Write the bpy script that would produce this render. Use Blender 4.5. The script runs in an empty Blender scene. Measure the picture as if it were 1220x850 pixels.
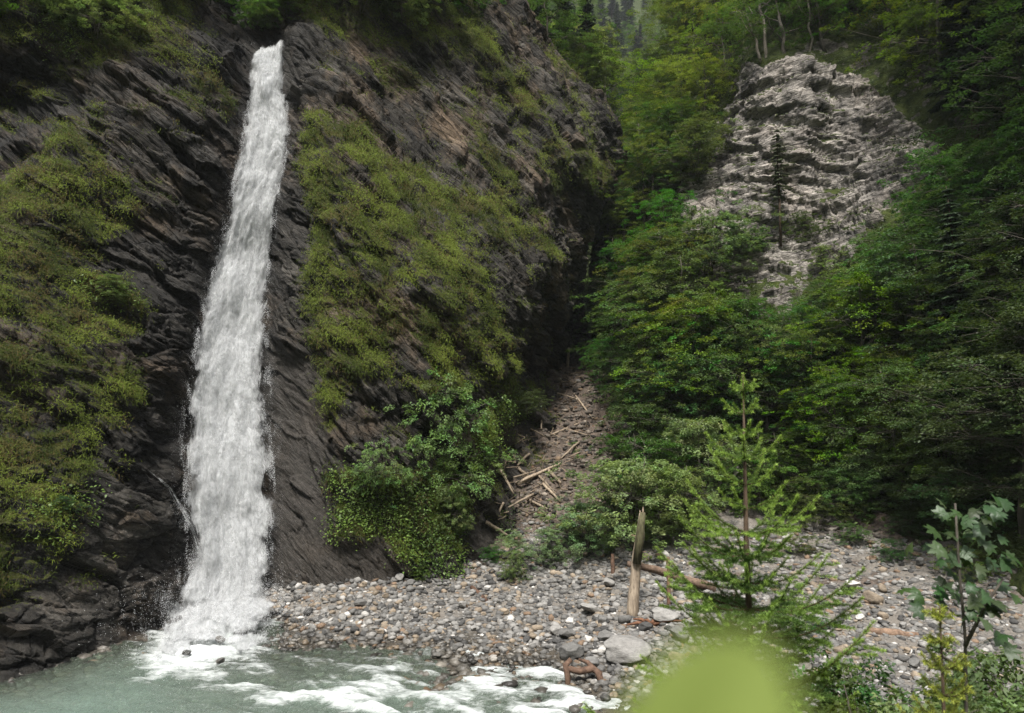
import bpy, math, random
import numpy as np
from mathutils import Vector

SEED = 7
HAZE = 0.00016
random.seed(SEED)
R = np.random.default_rng(SEED)
scene = bpy.context.scene
COL = scene.collection

# ------------------------------------------------------------------ camera
W0, H0, LENS = 1220.0, 850.0, 24.0
F = W0 * LENS / 36.0
CAM = np.array([0.0, 0.0, 9.0])
PITCH = math.radians(5.0)
cp, sp = math.cos(PITCH), math.sin(PITCH)


def ray(px, py):
    px = np.asarray(px, float); py = np.asarray(py, float)
    cx = (px - W0 / 2) / F; cy = (H0 / 2 - py) / F
    return np.stack([cx, cp - sp * cy, sp + cp * cy], -1)


def at(px, py, Y):
    """world point seen along a direction at distance Y down the valley"""
    d = ray(px, py)
    return CAM + d * (np.asarray(Y, float) / d[..., 1])[..., None]


def pix(P):
    P = np.asarray(P, float) - CAM
    yc = cp * P[..., 1] + sp * P[..., 2]
    zc = -sp * P[..., 1] + cp * P[..., 2]
    return np.stack([W0 / 2 + F * P[..., 0] / yc, H0 / 2 - F * zc / yc], -1)


cam_d = bpy.data.cameras.new('camera')
cam = bpy.data.objects.new('camera', cam_d); COL.objects.link(cam)
cam_d.lens = LENS; cam_d.sensor_width = 36
cam_d.clip_start = 0.01; cam_d.clip_end = 2000
cam.location = CAM; cam.rotation_euler = (math.radians(90) + PITCH, 0, 0)
cam_d.dof.use_dof = True; cam_d.dof.focus_distance = 33.0; cam_d.dof.aperture_fstop = 2.8
scene.camera = cam

# ------------------------------------------------------------------ noise


def _hash(ix, iy, iz):
    h = (ix * 374761393 + iy * 668265263 + iz * 2147483647 * 3 + 1274126177) & 0xFFFFFFFF
    h = ((h ^ (h >> 13)) * 1274126177) & 0xFFFFFFFF
    h = ((h ^ (h >> 15)) * 2246822519) & 0xFFFFFFFF
    return (h ^ (h >> 16)) & 0xFFFFFFFF


_G = np.array([[1, 1, 0], [-1, 1, 0], [1, -1, 0], [-1, -1, 0], [1, 0, 1], [-1, 0, 1], [1, 0, -1], [-1, 0, -1],
               [0, 1, 1], [0, -1, 1], [0, 1, -1], [0, -1, -1], [1, 1, 0], [-1, 1, 0], [0, -1, 1], [0, -1, -1]], float)


def perlin(P):
    P = np.asarray(P, float)
    I = np.floor(P).astype(np.int64); f = P - I
    u = f * f * f * (f * (f * 6 - 15) + 10)
    out = 0
    for dx in (0, 1):
        wx = u[..., 0] if dx else 1 - u[..., 0]
        for dy in (0, 1):
            wy = u[..., 1] if dy else 1 - u[..., 1]
            for dz in (0, 1):
                wz = u[..., 2] if dz else 1 - u[..., 2]
                g = _G[_hash(I[..., 0] + dx, I[..., 1] + dy, I[..., 2] + dz) & 15]
                d = g[..., 0] * (f[..., 0] - dx) + g[..., 1] * (f[..., 1] - dy) + g[..., 2] * (f[..., 2] - dz)
                out = out + d * wx * wy * wz
    return out


def fbm(P, oct=4, lac=2.03, gain=0.5):
    P = np.asarray(P, float); a = 1.0; s = 0
    for k in range(oct):
        s = s + a * perlin(P + k * 17.3); P = P * lac; a *= gain
    return s


def ridged(P, oct=4, gain=0.5):
    P = np.asarray(P, float); a = 1.0; s = 0
    for k in range(oct):
        s = s + a * (1 - 2 * np.abs(perlin(P + k * 11.7))); P = P * 2.07; a *= gain
    return s


def _rnd(ix, iy, iz, k):
    return _hash(ix + 101 * k, iy + 57 * k, iz + 31 * k) / 4294967295.0


def facets(P, seed=0, tilt=0.5):
    """cellular blocks: every cell is a flat facet with its own offset and tilt"""
    P = np.asarray(P, np.float32); sh = P.shape[:-1]; P = P.reshape(-1, 3).astype(float)
    I = np.floor(P).astype(np.int64); best = np.full(len(P), 1e9); val = np.zeros(len(P)); sec = np.full(len(P), 1e9)
    for dx in (-1, 0, 1):
        for dy in (-1, 0, 1):
            for dz in (-1, 0, 1):
                ix, iy, iz = I[:, 0] + dx, I[:, 1] + dy, I[:, 2] + dz
                h = _hash(ix + seed * 977, iy, iz)
                fx = ix + (h & 1023) / 1023.0; fy = iy + ((h >> 10) & 1023) / 1023.0; fz = iz + ((h >> 20) & 1023) / 1023.0
                ex, ey, ez = P[:, 0] - fx, P[:, 1] - fy, P[:, 2] - fz
                d = ex * ex + ey * ey + ez * ez
                h2 = _hash(ix + 13, iy + seed * 31 + 7, iz + 5)
                v = (h2 & 1023) / 511.5 - 1 + tilt * (ex * (((h2 >> 10) & 1023) / 511.5 - 1) + ez * (((h2 >> 20) & 1023) / 511.5 - 1.0))
                m = d < best
                sec = np.where(m, best, np.minimum(sec, d)); val = np.where(m, v, val); best = np.where(m, d, best)
    crack = np.clip((np.sqrt(sec) - np.sqrt(best)) / 0.12, 0, 1)
    return val.reshape(sh), crack.reshape(sh)


def terrace(x, sharp=0.22):
    fl = np.floor(x); f = x - fl
    return fl + np.clip(f / sharp, 0, 1) ** 2 * (3 - 2 * np.clip(f / sharp, 0, 1))


def sstep(a, b, x):
    t = np.clip((x - a) / (b - a), 0, 1)
    return t * t * (3 - 2 * t)


class TPS:
    def __init__(s, pts, vals, scale):
        s.sc = scale; p = np.asarray(pts, float) / scale; s.p = p; n = len(p)
        d2 = ((p[:, None] - p[None]) ** 2).sum(-1)
        K = 0.5 * d2 * np.log(d2 + 1e-12) + np.eye(n) * 1e-3
        Q = np.hstack([np.ones((n, 1)), p])
        A = np.block([[K, Q], [Q.T, np.zeros((3, 3))]])
        s.w = np.linalg.solve(A, np.concatenate([vals, np.zeros(3)]))

    def __call__(s, q):
        q = np.asarray(q, float) / s.sc; sh = q.shape[:-1]; q = q.reshape(-1, 2)
        out = np.empty(len(q)); n = len(s.p)
        for i in range(0, len(q), 40000):
            b = q[i:i + 40000]
            d2 = ((b[:, None] - s.p[None]) ** 2).sum(-1)
            out[i:i + 40000] = (0.5 * d2 * np.log(d2 + 1e-12)) @ s.w[:n] + s.w[n] + b @ s.w[n + 1:]
        return out.reshape(sh)


def poly_sd(P, poly):
    """signed distance (positive inside) of points (N,2) to a polygon"""
    P = np.asarray(P, float); poly = np.asarray(poly, float)
    best = np.full(P.shape[:-1], 1e18); ins = np.zeros(P.shape[:-1], bool)
    for a, b in zip(poly, np.roll(poly, -1, 0)):
        e = b - a; w = P - a
        t = np.clip((w @ e) / (e @ e), 0, 1)
        best = np.minimum(best, ((w - t[..., None] * e) ** 2).sum(-1))
        c = (a[1] > P[..., 1]) != (b[1] > P[..., 1])
        with np.errstate(divide='ignore', invalid='ignore'):
            xi = a[0] + (P[..., 1] - a[1]) / (b[1] - a[1]) * e[0]
        ins ^= c & (P[..., 0] < xi)
    d = np.sqrt(best)
    return np.where(ins, d, -d)


def regions(P, polys, soft):
    m = np.zeros(P.shape[:-1])
    for p in polys:
        m = np.maximum(m, sstep(-soft, soft, poly_sd(P, p)))
    return m

# ------------------------------------------------------------------ object helpers


def mesh_np(name, V, Fc, mats=(), attrs=None, smooth=True, fmat=None):
    V = np.ascontiguousarray(V, np.float32).reshape(-1, 3)
    me = bpy.data.meshes.new(name)
    if not isinstance(Fc, (list, tuple)):
        Fc = [Fc]
    Fc = [np.asarray(f, np.int32) for f in Fc if len(f)]
    nl = sum(f.size for f in Fc); nf = sum(len(f) for f in Fc)
    me.vertices.add(len(V)); me.vertices.foreach_set('co', V.ravel())
    me.loops.add(nl); me.polygons.add(nf)
    me.loops.foreach_set('vertex_index', np.concatenate([f.ravel() for f in Fc]))
    tot = np.concatenate([np.full(len(f), f.shape[1], np.int32) for f in Fc])
    st = np.concatenate([[0], np.cumsum(tot)[:-1]]).astype(np.int32)
    me.polygons.foreach_set('loop_start', st)
    if smooth:
        me.polygons.foreach_set('use_smooth', np.ones(nf, bool))
    for m in mats:
        me.materials.append(m)
    if fmat is not None:
        me.polygons.foreach_set('material_index', np.asarray(fmat, np.int32))
    me.update(calc_edges=True)
    for k, v in (attrs or {}).items():
        v = np.asarray(v, np.float32)
        if v.ndim == 1:
            a = me.attributes.new(k, 'FLOAT', 'POINT'); a.data.foreach_set('value', v)
        else:
            if v.shape[1] == 3:
                v = np.hstack([v, np.ones((len(v), 1), np.float32)])
            a = me.attributes.new(k, 'FLOAT_COLOR', 'POINT'); a.data.foreach_set('color', np.ascontiguousarray(v, np.float32).ravel())
    return me


def link(name, me, parent=None, loc=None):
    o = bpy.data.objects.new(name, me); COL.objects.link(o)
    if parent is not None: o.parent = parent
    if loc is not None: o.location = loc
    return o


def tag(o, label, cat=None, group=None, kind=None):
    if label: o['label'] = label
    if cat: o['category'] = cat
    if group: o['group'] = group
    if kind: o['kind'] = kind
    return o


def grid_faces(nr, nc):
    i = np.arange(nr * nc).reshape(nr, nc)
    return np.stack([i[:-1, :-1], i[1:, :-1], i[1:, 1:], i[:-1, 1:]], -1).reshape(-1, 4)


class Parts:
    """collects vertex / face arrays for one mesh"""
    def __init__(s): s.V = []; s.F = {}; s.C = []; s.n = 0
    def add(s, V, Fc, col=None):
        V = np.asarray(V, float).reshape(-1, 3); Fc = np.asarray(Fc)
        s.F.setdefault(Fc.shape[1], []).append(Fc + s.n); s.V.append(V); s.n += len(V)
        c = np.array([1., 1., 1.]) if col is None else np.asarray(col, float)
        s.C.append(np.broadcast_to(c, (len(V), 3)))
    def tube(s, pts, rad, n=8, col=None, cap=True, rough=0.0):
        pts = np.asarray(pts, float); m = len(pts); rad = np.broadcast_to(np.asarray(rad, float), (m,))
        T = np.gradient(pts, axis=0); T /= np.linalg.norm(T, axis=1)[:, None] + 1e-9
        ref = np.array([0, 0, 1.]) if abs(T[:, 2]).mean() < 0.8 else np.array([1., 0, 0])
        U = np.cross(T, ref); U /= np.linalg.norm(U, axis=1)[:, None] + 1e-9
        Wv = np.cross(T, U)
        a = np.linspace(0, 2 * np.pi, n, endpoint=False)
        rr = rad[:, None] * (1 + rough * R.normal(size=(m, n)))
        V = pts[:, None] + rr[..., None] * (np.cos(a)[None, :, None] * U[:, None] + np.sin(a)[None, :, None] * Wv[:, None])
        i = np.arange(m * n).reshape(m, n); j = np.roll(i, -1, 1)
        Fq = np.stack([i[:-1], j[:-1], j[1:], i[1:]], -1).reshape(-1, 4)
        V = V.reshape(-1, 3)
        if cap:
            V = np.vstack([V, pts[:1], pts[-1:]])
            k = m * n
            f0 = np.stack([np.full(n, k), j[0], i[0]], -1); f1 = np.stack([np.full(n, k + 1), i[-1], j[-1]], -1)
            n0 = s.n; s.add(V, Fq, col)
            s.F.setdefault(3, []).append(np.vstack([f0, f1]) + n0)
        else:
            s.add(V, Fq, col)
    def mesh(s, name, mats, smooth=True, extra=None):
        at_ = {'Col': np.vstack(s.C)}
        if extra: at_.update(extra)
        return mesh_np(name, np.vstack(s.V), [np.vstack(f) for f in s.F.values()], mats, at_, smooth)

# ------------------------------------------------------------------ materials


def new_mat(name):
    m = bpy.data.materials.new(name); m.use_nodes = True
    nt = m.node_tree; nt.nodes.clear()
    out = nt.nodes.new('ShaderNodeOutputMaterial')
    return m, nt, out


class N:
    def __init__(s, nt): s.nt = nt
    def n(s, t, **kw):
        nd = s.nt.nodes.new(t)
        for k, v in kw.items():
            if k.startswith('i_'): 
                key = k[2:]
                key = int(key) if key.isdigit() else key.replace('_', ' ')
                nd.inputs[key].default_value = v
            else: setattr(nd, k, v)
        return nd
    def l(s, a, b): s.nt.links.new(a, b)
    def val(s, x, sock):
        if hasattr(x, 'is_linked'): s.l(x, sock)
        else: sock.default_value = x
    def math(s, op, a, b=0.0, clamp=False):
        nd = s.n('ShaderNodeMath', operation=op, use_clamp=clamp); s.val(a, nd.inputs[0]); s.val(b, nd.inputs[1]); return nd.outputs[0]
    def mix(s, f, a, b, mode='MIX'):
        nd = s.n('ShaderNodeMix', data_type='RGBA', blend_type=mode)
        s.val(f, nd.inputs[0])
        for x, k in ((a, 6), (b, 7)):
            if isinstance(x, (tuple, list)): x = tuple(x) + (1.0,) * (4 - len(x))
            s.val(x, nd.inputs[k])
        return nd.outputs[2]
    def ramp(s, f, stops, interp='LINEAR'):
        nd = s.n('ShaderNodeValToRGB'); r = nd.color_ramp; r.interpolation = interp
        while len(r.elements) > 1: r.elements.remove(r.elements[-1])
        for k, (p, c) in enumerate(stops):
            e = r.elements[0] if k == 0 else r.elements.new(p)
            e.position = p
            if not isinstance(c, (tuple, list)): c = (c, c, c)
            e.color = tuple(c) + (1.0,) * (4 - len(c))
        s.val(f, nd.inputs[0]); return nd.outputs[0]
    def noise(s, vec, scale, detail=5, rough=0.55, dist=0.0):
        nd = s.n('ShaderNodeTexNoise', i_Scale=scale, i_Detail=detail, i_Roughness=rough, i_Distortion=dist)
        if vec is not None: s.l(vec, nd.inputs['Vector'])
        return nd.outputs[0]
    def attr(s, name, color=False):
        nd = s.n('ShaderNodeAttribute', attribute_name=name); return nd.outputs[0 if color else 2]
    def mapping(s, vec, rot=(0, 0, 0), scale=(1, 1, 1), loc=(0, 0, 0)):
        nd = s.n('ShaderNodeMapping'); s.l(vec, nd.inputs[0])
        nd.inputs[1].default_value = loc; nd.inputs[2].default_value = rot; nd.inputs[3].default_value = scale; return nd.outputs[0]
    def bump(s, h, strength, dist, nrm=None):
        nd = s.n('ShaderNodeBump', i_Strength=strength, i_Distance=dist); s.l(h, nd.inputs['Height'])
        if nrm is not None: s.l(nrm, nd.inputs['Normal'])
        return nd.outputs[0]


def rock_mat(name, dark, mid, light, tilt, stretch, moss_a, moss_b, soil=(0.028, 0.0245, 0.021), stain=(0.2, 0.14, 0.09), wetcol=0.45, tone=(0.3, 0.72)):
    m, nt, out = new_mat(name); g = N(nt)
    pos = g.n('ShaderNodeNewGeometry').outputs['Position']
    st = g.mapping(g.mapping(pos, rot=(0, tilt, 0)), scale=stretch)
    n1 = g.noise(st, 0.55, 8, 0.62, 0.6)
    n2 = g.noise(pos, 0.35, 5, 0.6)
    lam = g.noise(g.mapping(g.mapping(pos, rot=(0, tilt, 0)), scale=(0.25, 0.6, 7.0)), 1.0, 6, 0.7, 0.25)
    ck = g.n('ShaderNodeTexVoronoi', feature='DISTANCE_TO_EDGE', i_Scale=1.0)
    wp = g.n('ShaderNodeVectorMath', operation='ADD'); g.l(g.mapping(g.mapping(pos, rot=(0, tilt, 0)), scale=(0.55, 0.7, 2.4)), wp.inputs[0])
    nzc = g.n('ShaderNodeTexNoise', i_Scale=1.6, i_Detail=3); g.l(pos, nzc.inputs['Vector']); sc_ = g.n('ShaderNodeVectorMath', operation='SCALE', i_Scale=0.5); g.l(nzc.outputs['Color'], sc_.inputs[0]); g.l(sc_.outputs[0], wp.inputs[1])
    g.l(wp.outputs[0], ck.inputs['Vector'])
    crack = g.ramp(ck.outputs['Distance'], [(0.0, 0.0), (0.07, 1.0)])
    n3 = g.noise(st, 2.6, 6, 0.65, 0.3)
    v = g.math('ADD', g.math('MULTIPLY', n1, 0.5), g.math('ADD', g.math('MULTIPLY', n2, 0.25), g.math('MULTIPLY', n3, 0.25)))
    c = g.ramp(v, [(tone[0], dark), (sum(tone) / 2, mid), (tone[1], light)])
    c = g.mix(g.math('MULTIPLY', g.ramp(g.noise(pos, 0.22, 4, 0.7), [(0.5, 0.0), (0.68, 1.0)]), 0.55), c, stain)
    spk = g.noise(pos, 9.0, 4, 0.7)
    c = g.mix(0.7, c, g.mix(1.0, c, g.ramp(spk, [(0.3, 0.45), (0.7, 1.5)]), 'MULTIPLY'))
    c = g.mix(0.75, c, g.mix(1.0, c, g.ramp(lam, [(0.32, 0.4), (0.66, 1.55)]), 'MULTIPLY'))
    c = g.mix(0.6, c, g.mix(1.0, c, crack, 'MULTIPLY'))
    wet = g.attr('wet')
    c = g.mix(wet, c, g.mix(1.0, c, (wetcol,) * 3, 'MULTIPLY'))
    c = g.mix(g.attr('soil'), c, g.mix(g.ramp(g.noise(pos, 7.0, 6, 0.75), [(0.35, 0.0), (0.7, 1.0)]), tuple(0.7 * x for x in soil), tuple(2.6 * x for x in soil)))
    mn = g.noise(pos, 1.7, 6, 0.65)
    mc = g.mix(g.ramp(mn, [(0.35, 0.0), (0.68, 1.0)]), moss_a, moss_b)
    mf = g.ramp(g.math('ADD', g.attr('moss'), g.math('MULTIPLY', g.math('SUBTRACT', g.noise(pos, 5.0, 5, 0.7), 0.5), 0.9)), [(0.42, 0.0), (0.58, 1.0)])
    c = g.mix(mf, c, mc)
    h = g.math('ADD', g.math('MULTIPLY', n3, 1.0), g.math('MULTIPLY', g.noise(st, 7.0, 6, 0.7), 0.5))
    b = g.bump(h, 0.9, 0.14)
    b = g.bump(g.math('MULTIPLY', g.math('ADD', g.math('MULTIPLY', lam, 1.2), g.math('MULTIPLY', crack, 0.5)), g.math('SUBTRACT', 1.0, g.attr('soil'))), 0.9, 0.10, b)
    b = g.bump(g.noise(pos, 13.0, 5, 0.75), 0.8, 0.05, b)
    p = g.n('ShaderNodeBsdfPrincipled')
    g.l(c, p.inputs['Base Color']); g.l(b, p.inputs['Normal'])
    rg = g.math('SUBTRACT', 0.9, g.math('MULTIPLY', wet, 0.32))
    g.l(g.math('MAXIMUM', rg, g.math('MULTIPLY', mf, 0.9)), p.inputs['Roughness'])
    p.inputs['Specular IOR Level'].default_value = 0.22
    g.l(p.outputs[0], out.inputs[0])
    return m


def leaf_mat(name, base, var=0.35, hue=0.03, trans=0.35, spec=0.25, rough=0.5, use_obj=True):
    m, nt, out = new_mat(name); g = N(nt)
    c = g.mix(1.0, base, g.attr('Col', True), 'MULTIPLY')
    if use_obj:
        rnd = g.n('ShaderNodeObjectInfo').outputs['Random']
        hs = g.n('ShaderNodeHueSaturation')
        g.l(c, hs.inputs['Color'])
        g.l(g.math('ADD', 0.5 - hue, g.math('MULTIPLY', rnd, 2 * hue)), hs.inputs['Hue'])
        r2 = g.math('FRACT', g.math('MULTIPLY', rnd, 7.31))
        g.l(g.math('ADD', 1 - var, g.math('MULTIPLY', r2, 2 * var)), hs.inputs['Value'])
        r3 = g.math('FRACT', g.math('MULTIPLY', rnd, 13.7))
        g.l(g.math('ADD', 0.8, g.math('MULTIPLY', r3, 0.3)), hs.inputs['Saturation'])
        c = hs.outputs[0]
    p = g.n('ShaderNodeBsdfPrincipled', i_Roughness=rough)
    p.inputs['Specular IOR Level'].default_value = spec
    g.l(c, p.inputs['Base Color'])
    t = g.n('ShaderNodeBsdfTranslucent')
    g.l(g.mix(1.0, c, (1.25, 1.3, 0.6), 'MULTIPLY'), t.inputs[0])
    mx = g.n('ShaderNodeMixShader', i_0=trans); g.l(p.outputs[0], mx.inputs[1]); g.l(t.outputs[0], mx.inputs[2])
    g.l(mx.outputs[0], out.inputs[0])
    return m


def bark_mat(name, a, b, scale=6.0, stretch=(3, 3, 0.5), bumpd=0.03, rough=0.85, local=False):
    m, nt, out = new_mat(name); g = N(nt)
    pos = g.n('ShaderNodeTexCoord').outputs['Object'] if local else g.n('ShaderNodeNewGeometry').outputs['Position']
    st = g.mapping(pos, scale=stretch)
    n1 = g.noise(st, scale, 6, 0.65); n2 = g.noise(pos, 1.3, 4, 0.6)
    f = g.math('ADD', g.math('MULTIPLY', n1, 0.65), g.math('MULTIPLY', n2, 0.35))
    c = g.mix(g.ramp(f, [(0.38, 0.0), (0.62, 1.0)]), a, b)
    c = g.mix(1.0, c, g.attr('Col', True), 'MULTIPLY')
    p = g.n('ShaderNodeBsdfPrincipled', i_Roughness=rough); p.inputs['Specular IOR Level'].default_value = 0.25
    g.l(c, p.inputs['Base Color']); g.l(g.bump(n1, 0.8, bumpd), p.inputs['Normal'])
    g.l(p.outputs[0], out.inputs[0]); return m


M = {}
M['cliff'] = rock_mat('dark_schist', (0.009, 0.0083, 0.007), (0.043, 0.0385, 0.032), (0.18, 0.163, 0.142), math.radians(-40), (0.22, 0.5, 2.6),
                      (0.022, 0.026, 0.006), (0.075, 0.078, 0.016))
M['face'] = rock_mat('pale_gneiss', (0.06, 0.058, 0.056), (0.235, 0.212, 0.188), (0.48, 0.435, 0.385), math.radians(12), (0.25, 0.6, 2.6),
                     (0.02, 0.03, 0.007), (0.06, 0.075, 0.016), stain=(0.34, 0.285, 0.24), tone=(0.36, 0.64))
M['far'] = rock_mat('forest_floor', (0.03, 0.03, 0.025), (0.07, 0.07, 0.06), (0.18, 0.17, 0.15), 0.3, (0.5, 0.5, 1),
                    (0.02, 0.03, 0.008), (0.05, 0.065, 0.016))
M['grass'] = leaf_mat('moss_grass', (1, 1, 1), trans=0.25, spec=0.1, rough=0.8, use_obj=False)
M['leaf'] = leaf_mat('beech_leaf', (0.064, 0.115, 0.026), var=.42, hue=.04)
M['leaf_light'] = leaf_mat('young_leaf', (0.118, 0.17, 0.024), var=0.28)
M['leaf_shade_tint'] = leaf_mat('shade_tinted_leaf', (0.032, 0.062, 0.02), var=.3)  # leaf green darkened to paint in the shade of the far slope end
M['leaf_grey'] = leaf_mat('greyish_leaf', (0.13, 0.195, 0.068), var=0.18)
M['needle'] = leaf_mat('spruce_needle', (0.03, 0.052, 0.019), var=0.3, trans=0.12)
M['needle_dry'] = leaf_mat('thin_needle', (0.075, 0.09, 0.04), var=.1, trans=.2)
M['under'] = leaf_mat('undergrowth_leaf', (1, 1, 1), use_obj=False, trans=0.3)
M['bark'] = bark_mat('grey_bark', (0.035, 0.03, 0.024), (0.12, 0.105, 0.085))
M['bark_red'] = bark_mat('spruce_bark', (0.03, 0.02, 0.014), (0.10, 0.068, 0.045))
M['wood'] = bark_mat('weathered_wood', (0.12, 0.092, 0.066), (0.37, 0.305, 0.235), scale=3.0, stretch=(5, 5, 0.5), bumpd=0.02)
M['wood_dark'] = bark_mat('wet_wood', (0.04, 0.028, 0.021), (0.13, 0.095, 0.072), scale=3.0, stretch=(2, 2, 2), bumpd=0.02)

# ------------------------------------------------------------------ ground (one heightfield: bank under the camera, river bed, gravel fan, gully)
def gpts(lst):
    out = []
    for px, py, Y in lst:
        p = at(px, py, Y); out.append(p)
    return out


def shore_pt(px, py, z=0.0):
    d = ray(px, py); t = (z - CAM[2]) / d[..., 2]
    return CAM + d * t[..., None]


shore_px = [(-120, 828), (0, 803), (80, 783), (150, 768), (322, 764), (390, 766), (450, 771), (510, 780), (560, 790), (610, 797), (650, 806), (690, 824), (740, 850)]
SH = [shore_pt(*np.array(p, float)) for p in shore_px]
ctrl = [(p[0], p[1], 0.0) for p in SH] + [(8, 16.5, 0.0), (16, 13.5, 0.0), (26, 12, 0), (40, 10, 0)]
ctrl += [(x, y, z) for x, y, z in [
    (-30, 15, -.9), (-18, 18, -.9), (-10, 22, -.6), (-5, 20, -.55), (0, 18, -.6), (3, 16, -.7), (8, 12.5, -.8), (16, 10, -.8), (26, 9, -.8), (-8, 26, -.25), (-3, 23.2, -.28),
    (-60, 14, -.9), (-12.3, 28.0, -.4), (-10.6, 29.5, -.35), (-13.6, 26.6, -.45), (-12, 31, -.3), (-14.6, 29, -.1), (-30, 22, .3), (-45, 22, 1), (-60, 26, 4),
    (0, -4, 8.0), (0, 0, 7.3), (0, 3, 6.0), (-3, 3, 6.6), (-3, 4.2, 6.1), (3, 4, 6.0), (0, 5, 4.9), (2, 5.5, 4.8), (4, 4, 5.9), (0, 8, 2.6), (-8, 5, 4), (-8, 10, .8), (0, 12, .4), (6, 8, 2.0), (-20, 8, 2), (-20, 0, 7),
    (15, 4, 4.5), (30, 3, 5), (30, -5, 9), (-30, -5, 9), (0, -12, 12)]]
for p in gpts([(400, 692, 33), (490, 690, 34), (560, 682, 35), (330, 705, 33), (420, 730, 30), (540, 735, 30), (640, 735, 30.3), (640, 655, 37), (620, 600, 40.5), (650, 540, 46), (690, 480, 53), (690, 435, 60), (600, 545, 44), (720, 480, 53),
               (760, 722, 30), (700, 760, 27.2), (760, 600, 40), (850, 640, 36), (930, 655, 34), (1000, 622, 36), (1090, 640, 33), (1050, 690, 29.5), (1000, 745, 25.5), (940, 720, 27.5), (1200, 765, 23.5), (1100, 800, 21.5), (800, 795, 24.4), (900, 800, 22.5), (1000, 845, 19.3), (1250, 690, 27), (1400, 760, 21),
               (-100, 780, 27), (150, 730, 31), (760, 500, 52), (900, 560, 43), (1050, 560, 40)]):
    ctrl.append(tuple(p))
ctrl = np.array(ctrl)
zf_t = TPS(ctrl[:, :2], ctrl[:, 2], 20.0)


def zraw(x, y):
    q = np.stack([np.clip(x, -60, 55), np.clip(y, -14, 68)], -1)
    z = zf_t(q)
    z = z + np.clip(y - 68, 0, 400) * 0.35 + np.clip(-14 - y, 0, 400) * 0.9
    z = z + np.clip(np.abs(x) - 57, 0, 400) * 0.8 * (y > 24)
    return np.clip(z, -1.1, 170)


def axis(fine_a, fine_b, step, far_a, far_b):
    a = np.arange(fine_a, fine_b, step)
    lo = fine_a - np.cumsum(np.geomspace(step, 60, 22)); lo = lo[lo > far_a][::-1]
    hi = a[-1] + np.cumsum(np.geomspace(step, 60, 22)); hi = hi[hi < far_b]
    return np.concatenate([lo, a, hi])


gx = axis(-26, 32, 0.16, -600, 600); gy = axis(12, 62, 0.16, -600, 600)
GX, GY = np.meshgrid(gx, gy)
GZ0 = zraw(GX, GY)
P3 = np.stack([GX, GY, 0 * GX], -1)
amp = sstep(-0.9, 0.8, GZ0)
rough = 0.10 * fbm(P3 * 0.45, 3) + 0.07 * fbm(P3 * 1.6, 3)
steep = sstep(2.0, 5.0, GZ0) * (GY > 25)
rough = rough + steep * (0.55 * ridged(P3 * np.array([0.5, 0.25, 1]), 4) - 0.2)
GZ = GZ0 + rough * (0.6 + 0.4 * amp)


def zat(x, y):
    """bilinear lookup of the built ground"""
    x = np.asarray(x, float); y = np.asarray(y, float)
    i = np.clip(np.searchsorted(gx, x) - 1, 0, len(gx) - 2); j = np.clip(np.searchsorted(gy, y) - 1, 0, len(gy) - 2)
    u = np.clip((x - gx[i]) / (gx[i + 1] - gx[i]), 0, 1); v = np.clip((y - gy[j]) / (gy[j + 1] - gy[j]), 0, 1)
    return GZ[j, i] * (1 - u) * (1 - v) + GZ[j, i + 1] * u * (1 - v) + GZ[j + 1, i] * (1 - u) * v + GZ[j + 1, i + 1] * u * v


def ghit(px, py, y0=13.0, y1=66.0, n=420):
    """where the sight line of a spot meets the ground"""
    px = np.atleast_1d(np.asarray(px, float)); py = np.atleast_1d(np.asarray(py, float))
    d = ray(px, py); d = d / d[:, 1:2]
    Y = np.linspace(y0, y1, n)
    X = d[:, 0:1] * Y; Z = CAM[2] + d[:, 2:3] * Y
    below = Z < zat(X, np.broadcast_to(Y, X.shape))
    k = np.argmax(below, 1); k[~below.any(1)] = n - 1
    return CAM + d * Y[k][:, None]


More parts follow.
